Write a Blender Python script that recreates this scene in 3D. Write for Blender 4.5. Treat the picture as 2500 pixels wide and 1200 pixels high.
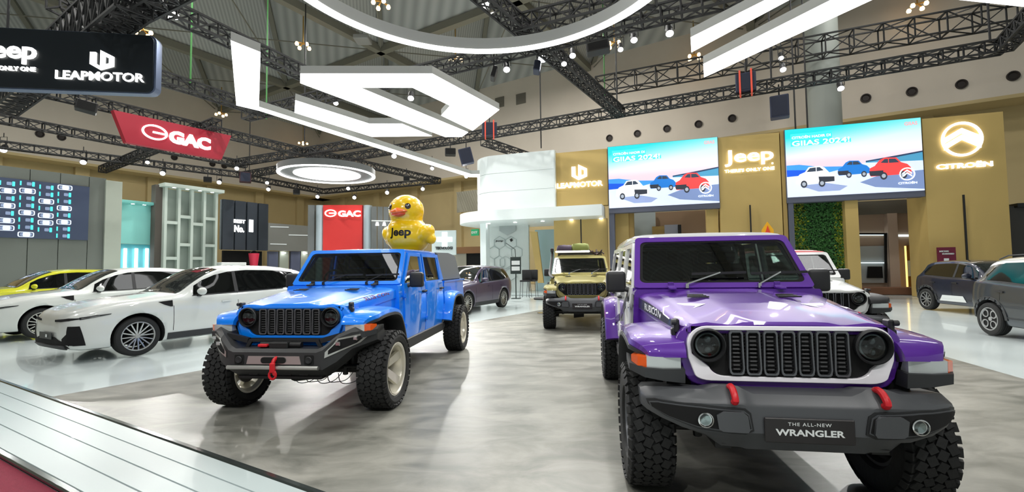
import bpy, bmesh, math, random
from mathutils import Vector, Matrix
from mathutils.bvhtree import BVHTree
random.seed(7)
for o in list(bpy.data.objects): bpy.data.objects.remove(o)
SC = bpy.context.scene
COL = SC.collection
PI = math.pi
# ------------------------------------------------------------------ camera
FPX, PITCH, ROLL, CAMH = 1100.0, 0.0477, -0.0126, 1.535
cam = bpy.data.cameras.new('camera'); camo = bpy.data.objects.new('camera', cam); COL.objects.link(camo)
cp, sp = math.cos(PITCH), math.sin(PITCH)
_F = Vector((0, cp, sp)); _U0 = Vector((0, -sp, cp)); _R0 = Vector((1, 0, 0))
cr, sr = math.cos(ROLL), math.sin(ROLL)
_R = _R0*cr + _U0*sr; _U = _U0*cr - _R0*sr
camo.matrix_world = Matrix(((_R.x, _U.x, -_F.x, 0), (_R.y, _U.y, -_F.y, 0), (_R.z, _U.z, -_F.z, CAMH), (0, 0, 0, 1)))
cam.sensor_width = 36; cam.sensor_fit = 'HORIZONTAL'; cam.lens = 36*FPX/2500; cam.clip_end = 300; cam.clip_start = .05
SC.camera = camo
# ------------------------------------------------------------------ world, exposure
w = bpy.data.worlds.new('hall_ambient'); SC.world = w; w.use_nodes = True
w.node_tree.nodes['Background'].inputs[0].default_value = (.93, 1.0, .97, 1)
w.node_tree.nodes['Background'].inputs[1].default_value = .50
SC.view_settings.view_transform = 'Standard'; SC.view_settings.look = 'None'
SC.view_settings.exposure = -.22; SC.view_settings.gamma = 1.0
SC.view_settings.use_curve_mapping = False
# fill lamps added above the trusses to brighten the hall
def area(name, loc, size, energy, col=(1, .98, .94)):
    l = bpy.data.lights.new(name, 'AREA'); l.shape = 'RECTANGLE'; l.size, l.size_y = size; l.energy = energy; l.color = col
    o = bpy.data.objects.new(name, l); o.location = loc; COL.objects.link(o); return o
for (x, y, z, e) in [(-9,5,17,550),(0,9,17,650),(9,5,17,450),(-12,16,17,1500),(0,19,17,1100),(12,14,17,700),(-22,24,17,1800),(-10,30,17,1800),(4,29,17,1100),(18,20,17,500),(-6,-5,17,450),(6,-5,17,450),(-24,12,17,1200)]:
    area('fill_light', (x, y, z), (.9, .9), e)
# ------------------------------------------------------------------ pixel -> place helpers
def ray(x, y): return _R*((x-1250)/FPX) - _U*((y-600)/FPX) + _F
CC = Vector((0, 0, CAMH))
def atz(x, y, z=0.0):
    d = ray(x, y); return CC + d*((z-CAMH)/d.z)
class Fr:
    """an upright wall frame: local x along the wall, local y away from the viewer, z up"""
    def __init__(s, px, D, ang):
        s.o = Vector(((px-1250)/FPX*D, D, 0)); s.ang = ang
        s.ux = Vector((math.cos(ang), math.sin(ang), 0)); s.uy = Vector((-math.sin(ang), math.cos(ang), 0))
        s.mat = Matrix.Translation(s.o) @ Matrix.Rotation(ang, 4, 'Z')
    def on(s, x, y, dep=0.0):
        d = ray(x, y); o = s.o + s.uy*dep
        t = ((o-CC).dot(s.uy))/d.dot(s.uy); P = CC+d*t
        return ((P-s.o).dot(s.ux), P.z)
# ------------------------------------------------------------------ materials
def lin(c):
    return tuple(((v/12.92) if v <= .04045 else ((v+.055)/1.055)**2.4) for v in [k/255 for k in c]) + (1,)
MATS = {}
def mat(name, rgb=(128,128,128), rough=.5, metal=0.0, coat=0.0, emis=0.0, spec=.5, noise=0.0, nscale=5.0, bump=0.0, bscale=40.0, ecol=None):
    if name in MATS: return MATS[name]
    m = bpy.data.materials.new(name); m.use_nodes = True; nt = m.node_tree; b = nt.nodes['Principled BSDF']
    b.inputs['Base Color'].default_value = lin(rgb); b.inputs['Roughness'].default_value = rough
    b.inputs['Metallic'].default_value = metal; b.inputs['Coat Weight'].default_value = coat; b.inputs['Coat Roughness'].default_value = .03
    b.inputs['Specular IOR Level'].default_value = spec
    if emis:
        b.inputs['Emission Color'].default_value = lin(ecol or rgb); b.inputs['Emission Strength'].default_value = emis
    tc = nt.nodes.new('ShaderNodeTexCoord')
    if noise:
        n = nt.nodes.new('ShaderNodeTexNoise'); n.inputs['Scale'].default_value = nscale; n.inputs['Detail'].default_value = 5
        nt.links.new(tc.outputs['Object'], n.inputs['Vector'])
        r = nt.nodes.new('ShaderNodeValToRGB'); c = lin(rgb)
        r.color_ramp.elements[0].position = .3; r.color_ramp.elements[1].position = .7
        r.color_ramp.elements[0].color = tuple(v*(1-noise) for v in c[:3])+(1,); r.color_ramp.elements[1].color = tuple(min(1, v*(1+noise)) for v in c[:3])+(1,)
        nt.links.new(n.outputs['Fac'], r.inputs['Fac']); nt.links.new(r.outputs['Color'], b.inputs['Base Color'])
    if bump:
        n = nt.nodes.new('ShaderNodeTexNoise'); n.inputs['Scale'].default_value = bscale
        nt.links.new(tc.outputs['Object'], n.inputs['Vector'])
        bp = nt.nodes.new('ShaderNodeBump'); bp.inputs['Strength'].default_value = bump; bp.inputs['Distance'].default_value = .01
        nt.links.new(n.outputs['Fac'], bp.inputs['Height']); nt.links.new(bp.outputs['Normal'], b.inputs['Normal'])
    MATS[name] = m; return m
def paint(name, rgb, metal=.25, rough=.28): return mat(name, rgb, rough+.12, metal*.5, 1.0, spec=.3)
def glass(name, tint=(120,140,135), gloss=.10):
    if name in MATS: return MATS[name]
    m = bpy.data.materials.new(name); m.use_nodes = True; nt = m.node_tree; nt.nodes.clear()
    out = nt.nodes.new('ShaderNodeOutputMaterial'); mix = nt.nodes.new('ShaderNodeMixShader'); t = nt.nodes.new('ShaderNodeBsdfTransparent')
    g = nt.nodes.new('ShaderNodeBsdfGlossy'); g.inputs['Roughness'].default_value = .02
    lw = nt.nodes.new('ShaderNodeFresnel'); lw.inputs['IOR'].default_value = 1.5
    mth = nt.nodes.new('ShaderNodeMath'); mth.operation = 'MULTIPLY_ADD'; mth.inputs[1].default_value = .9; mth.inputs[2].default_value = gloss*.5
    nt.links.new(lw.outputs[0], mth.inputs[0]); nt.links.new(mth.outputs[0], mix.inputs[0])
    t.inputs['Color'].default_value = lin(tint)
    nt.links.new(t.outputs[0], mix.inputs[1]); nt.links.new(g.outputs[0], mix.inputs[2]); nt.links.new(mix.outputs[0], out.inputs[0])
    MATS[name] = m; return m
def nodes_of(name, rough=.5):
    m = mat(name, (128,128,128), rough); return m, m.node_tree, m.node_tree.nodes['Principled BSDF']
BLACK = mat('black_plastic', (28,29,31), .55)
DARK = mat('dark_satin', (16,17,18), .5)
VOID = mat('unlit_black', (6,6,7), .9)
RUBBER = mat('tyre_rubber', (24,25,25), .75, bump=.3)
BUMP = mat('bumper_grey', (70,72,75), .42, bump=.06, bscale=300)
TRIM = mat('textured_trim', (46,48,50), .6)
DKCHROME = mat('dark_chrome', (96,98,100), .2, 1.0)
CHROME = mat('chrome', (210,210,210), .12, 1.0)
SILVER = mat('brushed_silver', (190,190,186), .3, .8)
GUN = mat('gunmetal', (104,106,110), .35, .6)
RED = mat('tow_red', (196,22,34), .4)
WHITE = mat('white_laminate', (225,229,228), .4)
TRUSSM = mat('black_truss_metal', (26,27,28), .65)
GLOW = mat('led_diffuser', (255,255,255), .5, emis=4.0)
LOGO = mat('lit_sign_white', (255,255,250), .5, emis=2.4)
SPOTM = mat('lit_lamp_lens', (255,255,255), .4, emis=14)
WARMM = mat('lit_warm_lamp', (255,205,140), .4, emis=9)
WSG = glass('windshield_glass', (140,160,152), .16)
TINT = mat('tinted_window', (10,12,12), .04, 0, .3, spec=.4)
ORANGE = mat('amber_lens', (226,90,20), .25, coat=.6)
LENS = mat('clear_lens', (190,196,196), .15, .3, coat=1)
ALU = mat('mirror_trim', (120,130,128), .15, .9)
# ------------------------------------------------------------------ mesh builder
def rotm(rx=0, ry=0, rz=0):
    return Matrix.Rotation(rz, 4, 'Z') @ Matrix.Rotation(ry, 4, 'Y') @ Matrix.Rotation(rx, 4, 'X')
class MB:
    def __init__(s): s.bm = bmesh.new()
    def add(s, vs, fs, M=None, mi=0):
        vv = [s.bm.verts.new((M @ Vector(v)) if M else v) for v in vs]
        for f in fs:
            try:
                ff = s.bm.faces.new([vv[i] for i in f]); ff.material_index = mi
            except ValueError: pass
        return vv
    def box(s, c, d, M=None, bev=0.0, mi=0, seg=1):
        x, y, z = d[0]/2, d[1]/2, d[2]/2
        vs = [(c[0]+a*x, c[1]+b*y, c[2]+e*z) for a in (-1,1) for b in (-1,1) for e in (-1,1)]
        n0 = len(s.bm.faces)
        vv = s.add(vs, [(0,1,3,2),(4,6,7,5),(0,4,5,1),(2,3,7,6),(0,2,6,4),(1,5,7,3)], M, mi)
        if bev:
            es = set(e for v in vv for e in v.link_edges)
            bmesh.ops.bevel(s.bm, geom=list(es), offset=bev, segments=seg, profile=.5, affect='EDGES')
        return s
    def prism(s, poly, a, b, ax='y', M=None, mi=0, bev=0.0, seg=1):
        n = len(poly)
        def P(p, t):
            return (p[0], t, p[1]) if ax == 'y' else ((t, p[0], p[1]) if ax == 'x' else (p[0], p[1], t))
        vs = [P(p, a) for p in poly]+[P(p, b) for p in poly]
        fs = [tuple(range(n))[::-1], tuple(range(n, 2*n))]+[(i, (i+1) % n, n+(i+1) % n, n+i) for i in range(n)]
        vv = s.add(vs, fs, M, mi)
        if bev:
            es = set(e for v in vv for e in v.link_edges)
            bmesh.ops.bevel(s.bm, geom=list(es), offset=bev, segments=seg, profile=.5, affect='EDGES')
        return s
    def loft(s, secs, closed=True, caps=True, M=None, mi=0, loop=False):
        n = len(secs[0]); vs = [p for q in secs for p in q]; fs = []
        m = len(secs)
        for i in range(m if loop else m-1):
            i2 = (i+1) % m
            for j in range(n if closed else n-1):
                fs.append((i*n+j, i*n+(j+1) % n, i2*n+(j+1) % n, i2*n+j))
        if caps and not loop: fs += [tuple(range(n))[::-1], tuple(range((m-1)*n, m*n))]
        s.add(vs, fs, M, mi); return s
    def bar(s, p, q, w, h=None, mi=0):
        p, q = Vector(p), Vector(q); d = q-p
        if d.length < 1e-6: return s
        h = h or w; d.normalize(); up = Vector((0,0,1)) if abs(d.z) < .95 else Vector((1,0,0))
        a = d.cross(up).normalized()*(w/2); b = a.cross(d).normalized()*(h/2)
        s.add([p-a-b, p+a-b, p+a+b, p-a+b, q-a-b, q+a-b, q+a+b, q-a+b], [(3,2,1,0),(4,5,6,7),(0,1,5,4),(1,2,6,5),(2,3,7,6),(3,0,4,7)], None, mi); return s
    def tube(s, pts, r, n=8, mi=0, loop=False):
        pts = [Vector(p) for p in pts]; secs = []; m = len(pts)
        rr = r if isinstance(r, (list, tuple)) else [r]*m
        ref = None
        for i, p in enumerate(pts):
            if loop: d = pts[(i+1) % m]-pts[i-1]
            else: d = pts[min(i+1, m-1)]-pts[max(i-1, 0)]
            d.normalize()
            if ref is None: ref = Vector((0,0,1)) if abs(d.z) < .9 else Vector((1,0,0))
            a = d.cross(ref).normalized(); b = a.cross(d).normalized(); ref = b
            secs.append([p+a*rr[i]*math.cos(2*PI*k/n)+b*rr[i]*math.sin(2*PI*k/n) for k in range(n)])
        return s.loft(secs, True, True, None, mi, loop)
    def cyl(s, p, q, r, r2=None, n=16, mi=0): return s.tube([p, q], [r, r if r2 is None else r2], n, mi)
    def lathe(s, prof, n=24, ax='y', M=None, mi=0, closed=False):
        """prof: (radius, height) pairs; spun about ax"""
        secs = []
        for k in range(n):
            a = 2*PI*k/n; c, d = math.cos(a), math.sin(a)
            secs.append([(r*c, h, r*d) if ax == 'y' else ((r*c, r*d, h) if ax == 'z' else (h, r*c, r*d)) for r, h in prof])
        return s.loft(secs, closed, False, M, mi, True)
    def mirror(s):
        g = bmesh.ops.duplicate(s.bm, geom=list(s.bm.verts)+list(s.bm.edges)+list(s.bm.faces))
        vs = [v for v in g['geom'] if isinstance(v, bmesh.types.BMVert)]
        for v in vs: v.co.y = -v.co.y
        return s
    def sub(s, M):
        for v in s.bm.verts: v.co = M @ v.co
        return s
    def build(s, name, m, parent=None, ang=35, loc=None, rot=None, fix=True):
        if fix: bmesh.ops.recalc_face_normals(s.bm, faces=s.bm.faces)
        for f in s.bm.faces: f.smooth = True
        c = math.radians(ang)
        for e in s.bm.edges:
            e.smooth = (len(e.link_faces) == 2 and e.calc_face_angle(9) < c)
        me = bpy.data.meshes.new(name); s.bm.to_mesh(me); s.bm.free()
        for k in (m if isinstance(m, (list, tuple)) else [m]): me.materials.append(k)
        o = bpy.data.objects.new(name, me); COL.objects.link(o)
        if parent: o.parent = parent
        if loc is not None: o.location = loc
        if rot is not None: o.rotation_euler = rot
        return o
def tag(o, label=None, cat=None, group=None, kind=None):
    if label: o['label'] = label
    if cat: o['category'] = cat
    if group: o['group'] = group
    if kind: o['kind'] = kind
    return o
def thing(name, label, cat, loc=(0,0,0), rz=0, group=None):
    o = bpy.data.objects.new(name, None); COL.objects.link(o); o.location = loc; o.rotation_euler = (0,0,rz); o.empty_display_size = .1
    return tag(o, label, cat, group)
def copytree(o, parent=None):
    c = o.copy(); COL.objects.link(c)
    if parent: c.parent = parent
    for ch in o.children: copytree(ch, c)
    return c
def lerp(a, b, t): return a+(b-a)*t
def interp(tab, x):
    """tab sorted by decreasing or increasing x; smooth interpolation"""
    t = sorted(tab)
    if x <= t[0][0]: return t[0][1]
    if x >= t[-1][0]: return t[-1][1]
    for i in range(len(t)-1):
        if t[i][0] <= x <= t[i+1][0]:
            x0, y0 = t[i]; x1, y1 = t[i+1]
            def sl(k):
                if k <= 0 or k >= len(t)-1: 
                    k2 = min(max(k, 0), len(t)-2); return (t[k2+1][1]-t[k2][1])/(t[k2+1][0]-t[k2][0])
                a = (t[k][1]-t[k-1][1])/(t[k][0]-t[k-1][0]); b = (t[k+1][1]-t[k][1])/(t[k+1][0]-t[k][0])
                return 0 if a*b <= 0 else 2*a*b/(a+b)
            h = x1-x0; u = (x-x0)/h; m0, m1 = sl(i), sl(i+1)
            return (2*u**3-3*u*u+1)*y0+(u**3-2*u*u+u)*h*m0+(-2*u**3+3*u*u)*y1+(u**3-u*u)*h*m1
def chaikin(p, it=1, closed=False):
    for _ in range(it):
        q = []; n = len(p)
        if not closed: q.append(p[0])
        for i in range(n if closed else n-1):
            a, b = p[i], p[(i+1) % n]
            q += [tuple(lerp(a[k], b[k], .25) for k in range(len(a))), tuple(lerp(a[k], b[k], .75) for k in range(len(a)))]
        if not closed: q.append(p[-1])
        p = q
    return p
def arc(cx, cy, rx, ry, a0, a1, n): return [(cx+rx*math.cos(lerp(a0, a1, i/n)), cy+ry*math.sin(lerp(a0, a1, i/n))) for i in range(n+1)]
def rrect(x0, x1, z0, z1, r, n=4):
    return arc(x1-r, z1-r, r, r, 0, PI/2, n)+arc(x0+r, z1-r, r, r, PI/2, PI, n)+arc(x0+r, z0+r, r, r, PI, 1.5*PI, n)+arc(x1-r, z0+r, r, r, 1.5*PI, 2*PI, n)
def ring(outer, inner, a, b, mb, ax='y', M=None, mi=0):
    n = len(outer)
    def P(p, t): return (p[0], t, p[1]) if ax == 'y' else ((t, p[0], p[1]) if ax == 'x' else (p[0], p[1], t))
    mb.loft([[P(p, a) for p in outer], [P(p, b) for p in outer], [P(p, b) for p in inner], [P(p, a) for p in inner]], True, False, M, mi, True)
    return mb
def textmesh(s, h, xs=1.0, off=0.0, ext=.004, spacing=1.0):
    """flat lettering in local x (reading) / z (up), centred; thickness along y"""
    c = bpy.data.curves.new('lettering', 'FONT'); c.body = s; c.align_x = 'CENTER'; c.align_y = 'CENTER'; c.size = 1; c.offset = off; c.extrude = .5; c.space_character = spacing; c.resolution_u = 3
    o = bpy.data.objects.new('lettering', c); COL.objects.link(o)
    dg = bpy.context.evaluated_depsgraph_get(); dg.update(); me = bpy.data.meshes.new_from_object(o.evaluated_get(dg))
    bpy.data.objects.remove(o); bpy.data.curves.remove(c)
    mb = MB(); mb.bm.from_mesh(me); bpy.data.meshes.remove(me)
    xsv = [v.co.x for v in mb.bm.verts]; ysv = [v.co.y for v in mb.bm.verts]
    cx, cy = (min(xsv)+max(xsv))/2, (min(ysv)+max(ysv))/2; hh = max(ysv)-min(ysv)
    for v in mb.bm.verts:
        v.co = Vector(((v.co.x-cx)/hh*h*xs, v.co.z*2*ext, (v.co.y-cy)/hh*h))
    bmesh.ops.remove_doubles(mb.bm, verts=mb.bm.verts, dist=1e-5)
    return mb
def place(mb, M): 
    for v in mb.bm.verts: v.co = M @ v.co
    return mb
def basis(o, ux, uy, uz):
    ux, uy, uz = Vector(ux).normalized(), Vector(uy).normalized(), Vector(uz).normalized()
    return Matrix(((ux.x, uy.x, uz.x, o[0]), (ux.y, uy.y, uz.y, o[1]), (ux.z, uy.z, uz.z, o[2]), (0,0,0,1)))
def bvh_of(o): 
    bm = bmesh.new(); bm.from_mesh(o.data); t = BVHTree.FromBMesh(bm); bm.free(); return t
def cutgrid(bm, axes, cell):
    for ax in axes:
        vs = [v.co[ax] for v in bm.verts]; a, b = min(vs), max(vs); n = max(1, int((b-a)/cell))
        for i in range(1, n):
            p = Vector((0,0,0)); p[ax] = a+(b-a)*i/n; nn = Vector((0,0,0)); nn[ax] = 1
            bmesh.ops.bisect_plane(bm, geom=list(bm.verts)+list(bm.edges)+list(bm.faces), plane_co=p, plane_no=nn)
def patch(bvh, poly, axis, name, m, parent, off=.004, cell=.08, thick=.004, far=5.0, mirror=False, holes=None):
    """a panel that follows the body under it. axis: 'y+' seen from the left side (poly = x,z), 'y-', 'z+' (poly = x,y), 'x+' (poly = y,z), 'x-'"""
    k = {'x': 0, 'y': 1, 'z': 2}[axis[0]]; sg = 1 if axis[1] == '+' else -1
    oth = [i for i in range(3) if i != k]
    mb = MB(); vs = []
    for p in poly:
        v = [0,0,0]; v[oth[0]] = p[0]; v[oth[1]] = p[1]; vs.append(mb.bm.verts.new(v))
    mb.bm.faces.new(vs)
    cutgrid(mb.bm, oth, cell)
    bmesh.ops.triangulate(mb.bm, faces=[f for f in mb.bm.faces if len(f.verts) > 4])
    d = Vector((0,0,0)); d[k] = -sg; last = None; miss = []
    for v in mb.bm.verts:
        o = v.co.copy(); o[k] = sg*far
        hit, nrm, _, _ = bvh.ray_cast(o, d)
        if hit is None:
            miss.append(v); continue
        v.co = hit - d*off; last = v.co[k]
    for v in miss:
        best = min((u for u in mb.bm.verts if u not in miss), key=lambda u: (u.co[oth[0]]-v.co[oth[0]])**2+(u.co[oth[1]]-v.co[oth[1]])**2, default=None)
        v.co[k] = best.co[k] if best else 0
    if mirror: mb.mirror()
    bmesh.ops.recalc_face_normals(mb.bm, faces=mb.bm.faces)
    o = mb.build(name, m, parent, 40, fix=False)
    sd = o.modifiers.new('thickness', 'SOLIDIFY'); sd.thickness = thick; sd.offset = 0
    return o
# ================================================================== HALL SHELL
def st(o): o['kind'] = 'structure'; return o
FLOORW, _nt, _b = nodes_of('glossy_white_floor', .16)
_b.inputs['Base Color'].default_value = lin((206,216,216)); _b.inputs['Coat Weight'].default_value = .4
n = _nt.nodes.new('ShaderNodeTexNoise'); n.inputs['Scale'].default_value = .5
tcn = _nt.nodes.new('ShaderNodeTexCoord'); _nt.links.new(tcn.outputs['Object'], n.inputs['Vector'])
mr = _nt.nodes.new('ShaderNodeMapRange'); mr.inputs['To Min'].default_value = .12; mr.inputs['To Max'].default_value = .26
_nt.links.new(n.outputs['Fac'], mr.inputs['Value']); _nt.links.new(mr.outputs[0], _b.inputs['Roughness'])
# mottled grey vinyl
FLOORG, nt, b = nodes_of('mottled_grey_vinyl', .42)
tcn = nt.nodes.new('ShaderNodeTexCoord'); mp = nt.nodes.new('ShaderNodeMapping'); mp.inputs['Scale'].default_value = (1.0, 2.2, 1)
nt.links.new(tcn.outputs['Object'], mp.inputs['Vector'])
n1 = nt.nodes.new('ShaderNodeTexNoise'); n1.inputs['Scale'].default_value = 1.5; n1.inputs['Detail'].default_value = 9; n1.inputs['Roughness'].default_value = .62; n1.inputs['Distortion'].default_value = .6
nt.links.new(mp.outputs[0], n1.inputs['Vector'])
r1 = nt.nodes.new('ShaderNodeValToRGB'); r1.color_ramp.elements[0].position = .36; r1.color_ramp.elements[0].color = lin((92,93,86)); r1.color_ramp.elements[1].position = .64; r1.color_ramp.elements[1].color = lin((132,131,123))
nt.links.new(n1.outputs['Fac'], r1.inputs['Fac']); nt.links.new(r1.outputs['Color'], b.inputs['Base Color'])
m2 = nt.nodes.new('ShaderNodeMapRange'); m2.inputs['To Min'].default_value = .28; m2.inputs['To Max'].default_value = .5
nt.links.new(n1.outputs['Fac'], m2.inputs['Value']); nt.links.new(m2.outputs[0], b.inputs['Roughness'])
KX, KY = -23.93, 56.0                      # far corner of the hall
AX = Vector((.8535, -.5213, 0)); BX = Vector((-.5213, -.8535, 0))
def hp(a, b_, z): return Vector((KX, KY, 0))+AX*a+BX*b_+Vector((0, 0, z))
FILL_I = 0
for o_ in [o for o in bpy.data.objects if o.name.startswith('fill_light')]:  # boxes made up to house the added fill lamps
    h_ = MB(); h_.box((0, 0, .16), (1.0, 1.0, .30), None, .03); h_.box((0, 0, .9), (.06, .06, 1.2)); h_ = h_.build('fill_lamp_box', mat('lamp_shell', (150,150,146), .5)); h_.location = o_.location+Vector((0, 0, .01)); tag(h_, 'added square grey fill lamp, '+['nearest one above the left white cars','above the glowing ring','above the purple off-roader','above the long light arm','above the olive off-roader','above the chevron bars','above the grey screen wall','above the red sign wall','above the white tower','above the chevron-emblem wall','behind the viewpoint on the left','behind the viewpoint on the right','above the hanging Jeep sign'][FILL_I], 'ceiling lamp', 'added fill lamps under the roof'); FILL_I += 1
HM = Matrix(((AX.x, BX.x, 0, KX), (AX.y, BX.y, 0, KY), (0, 0, 1, 0), (0,0,0,1)))   # local (a, b, z)
def hall(mb): return place(mb, HM)
mb = MB(); mb.box((42, 38, -.26), (92, 88, .5)); st(hall(mb).build('floor', FLOORW))
mb = MB(); q = [atz(117, 970), atz(1317, 757), Vector((3.2, 19.2, 0)), Vector((8.2, 15.5, 0)), atz(2300, 868), Vector((5.2, .3, 0)), Vector((3.2, -2.5, 0)), Vector((2.4, .8, 0)), atz(686, 1186), atz(160, 990)]
mb.prism([(p.x, p.y) for p in q], -.01, .004, 'z'); st(mb.build('floor_grey_vinyl', FLOORG))
WALLU = mat('upper_wall_plaster', (208,198,184), .8, noise=.04, nscale=.4); WALLL = mat('lower_wall_paint', (194,174,128), .8, noise=.06, nscale=.3)
ROOFM, nt, b = nodes_of('corrugated_roof_panel', .7)
tcn = nt.nodes.new('ShaderNodeTexCoord'); wv = nt.nodes.new('ShaderNodeTexWave'); wv.inputs['Scale'].default_value = 1.6; wv.bands_direction = 'DIAGONAL'
nt.links.new(tcn.outputs['Object'], wv.inputs['Vector']); r1 = nt.nodes.new('ShaderNodeValToRGB'); r1.color_ramp.elements[0].color = lin((150,152,148)); r1.color_ramp.elements[1].color = lin((176,178,174))
nt.links.new(wv.outputs['Fac'], r1.inputs['Fac']); nt.links.new(r1.outputs['Color'], b.inputs['Base Color'])
BEAM = mat('roof_beam_grey', (120,118,106), .7)
# upper walls (overhang) above 10.6 m, lower walls set back
mb = MB(); mb.box((40, .25, 15.0), (80, .5, 8.8)); st(hall(mb).build('wall_right', WALLU))
mb = MB(); mb.box((.25, 40, 15.0), (.5, 80, 8.8)); st(hall(mb).build('wall_left', WALLU))
mb = MB(); mb.box((40, -1.6, 5.3), (84, .5, 10.6)); mb.box((40, -.7, 10.5), (84, 2.4, .2))
for k in range(14): mb.box((3+k*6, -1.2, 5.3), (.9, .5, 10.6))
st(hall(mb).build('wall_right_lower', WALLL))
mb = MB(); mb.box((-1.6, 40, 5.3), (.5, 84, 10.6)); mb.box((-.7, 40, 10.5), (2.4, 84, .2))
for k in range(14): mb.box((-1.2, 2+k*5, 5.3), (.5, .9, 10.6))
st(hall(mb).build('wall_left_lower', WALLL))
# folded roof
mb = MB(); c = 12.0
for i in range(7):
    for j in range(7):
        a0, b0 = i*c, j*c; zc = 24.0; z0 = 18.2
        vs = [(a0, b0, z0), (a0+c, b0, z0), (a0+c, b0+c, z0), (a0, b0+c, z0), (a0+c/2, b0+c/2, zc)]
        mb.add(vs, [(0,1,4), (1,2,4), (2,3,4), (3,0,4)]); 
st(hall(mb).build('ceiling', ROOFM, None, 5))
mb = MB()
for i in range(8):
    for j in range(8):
        a0, b0 = i*c, j*c
        if i < 7: mb.bar((a0, b0, 18.0), (a0+c, b0, 18.0), .5, .5)
        if j < 7: mb.bar((a0, b0, 18.0), (a0, b0+c, 18.0), .5, .5)
        if i < 7 and j < 7:
            for (p, q_) in (((a0, b0), (a0+c/2, b0+c/2)), ((a0+c, b0), (a0+c/2, b0+c/2)), ((a0+c, b0+c), (a0+c/2, b0+c/2)), ((a0, b0+c), (a0+c/2, b0+c/2))): mb.bar((p[0], p[1], 18.0), (q_[0], q_[1], 23.8), .35, .3)
            mb.bar((a0, b0, 18.0), (a0+c, b0+c, 18.0), .06); mb.bar((a0+c, b0, 18.0), (a0, b0+c, 18.0), .06)
st(hall(mb).build('ceiling_beams', BEAM))
# air nozzles in the upper walls
def hallpix(x, y, wall):
    d = ray(x, y); nrm = BX if wall == 'r' else AX; o = Vector((KX, KY, 0))+nrm*.5; t = (o-CC).dot(nrm)/d.dot(nrm); P = CC+d*t; r = P-Vector((KX, KY, 0)); return r.dot(AX), r.dot(BX), P.z
noz = mat('nozzle_dark', (40,32,28), .6)
HR = [(1488,337,'over left edge of left video wall'),(1556,326,'second from left above left video wall'),(1628,314,'above middle of left video wall'),(1705,303,'above right part of left video wall'),(1787,289,'above the cream Jeep-lettered wall'),(2113,240,'above right video wall, leftmost there'),(2225,224,'above right corner of right video wall'),(2346,206,'above the round chevron emblem'),(2472,186,'near the right edge of the picture')]
for x, y, w_ in HR:
    w_ = w_.replace('the cream Jeep-lettered wall', 'Jeep letters')
    a, b_, z = hallpix(x, y, 'r'); mb = MB(); mb.lathe([(0, .04), (.17, .04), (.22, .12), (.27, .12), (.27, .0)], 20, M=Matrix.Translation((a, .48, z))); o = hall(mb).build('air_nozzle', noz)
    tag(o, 'round dark nozzle in beige upper wall, '+w_, 'air vent', 'round air nozzles in the right upper wall')
for (x, y, w_) in ((97,327,'leftmost of the left pair'),(150,335,'right one of the left pair'),(425,384,'just below the hanging red banner'),(518,400,'left of close pair beyond red banner'),(547,405,'right of close pair beyond red banner')):
    a, b_, z = hallpix(x, y, 'l'); mb = MB(); mb.lathe([(0, .04), (.17, .04), (.22, .12), (.27, .12), (.27, .0)], 20, 'x', M=Matrix.Translation((.48, b_, z))); o = hall(mb).build('air_nozzle', noz)
    tag(o, 'round dark nozzle in left upper wall, '+w_, 'air vent', 'round air nozzles in the left upper wall')
for (x, y, w_) in ((1220,250,'left one behind the lit logo frame'),(1272,241,'right one beside the truss hanger')):
    a, b_, z = hallpix(x, y, 'r'); mb = MB(); mb.box((a, .52, z), (1.0, .08, .95))
    for k in range(8): mb.box((a, .57, z-.4+k*.115), (.9, .04, .04), None)
    o = hall(mb).build('wall_louvre', mat('louvre_grey', (120,116,106), .6)); tag(o, 'square grey louvre grille on upper wall, '+w_, 'air vent', 'square louvres on the upper wall')
FRB = Fr(1140, 40.0, -.5485)
x0, z1 = FRB.on(1116, 469); x1, z0 = FRB.on(1166, 514)
mb = MB(); mb.box(((x0+x1)/2, 0, (z0+z1)/2), (x1-x0, .1, z1-z0))
for k in range(9): t = k/9; mb.bar((lerp(x0, x1, t), -.07, z1), (lerp(x0, x1, min(1, t+.35)), -.07, lerp(z1, z0, min(1, (1-t)/.35))), .10, .05)
o = place(mb, FRB.mat).build('slatted_wall_vent', mat('vent_slats', (150,146,130), .6)); tag(o, 'square vent of diagonal grey slats on the beige wall left of the white tower', 'air vent')
st(o)
# concrete column behind the right stand
mb = MB(); P = Vector(((2028-1250)/FPX*24, 24, 0)); mb.cyl((P.x, P.y, 0), (P.x, P.y, 18.5), .78, n=32); st(mb.build('wall_column', mat('grey_column', (150,156,150), .6)))
for (px, w_) in ((1950, 'left'), (1975, 'right')):
    pass
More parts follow.
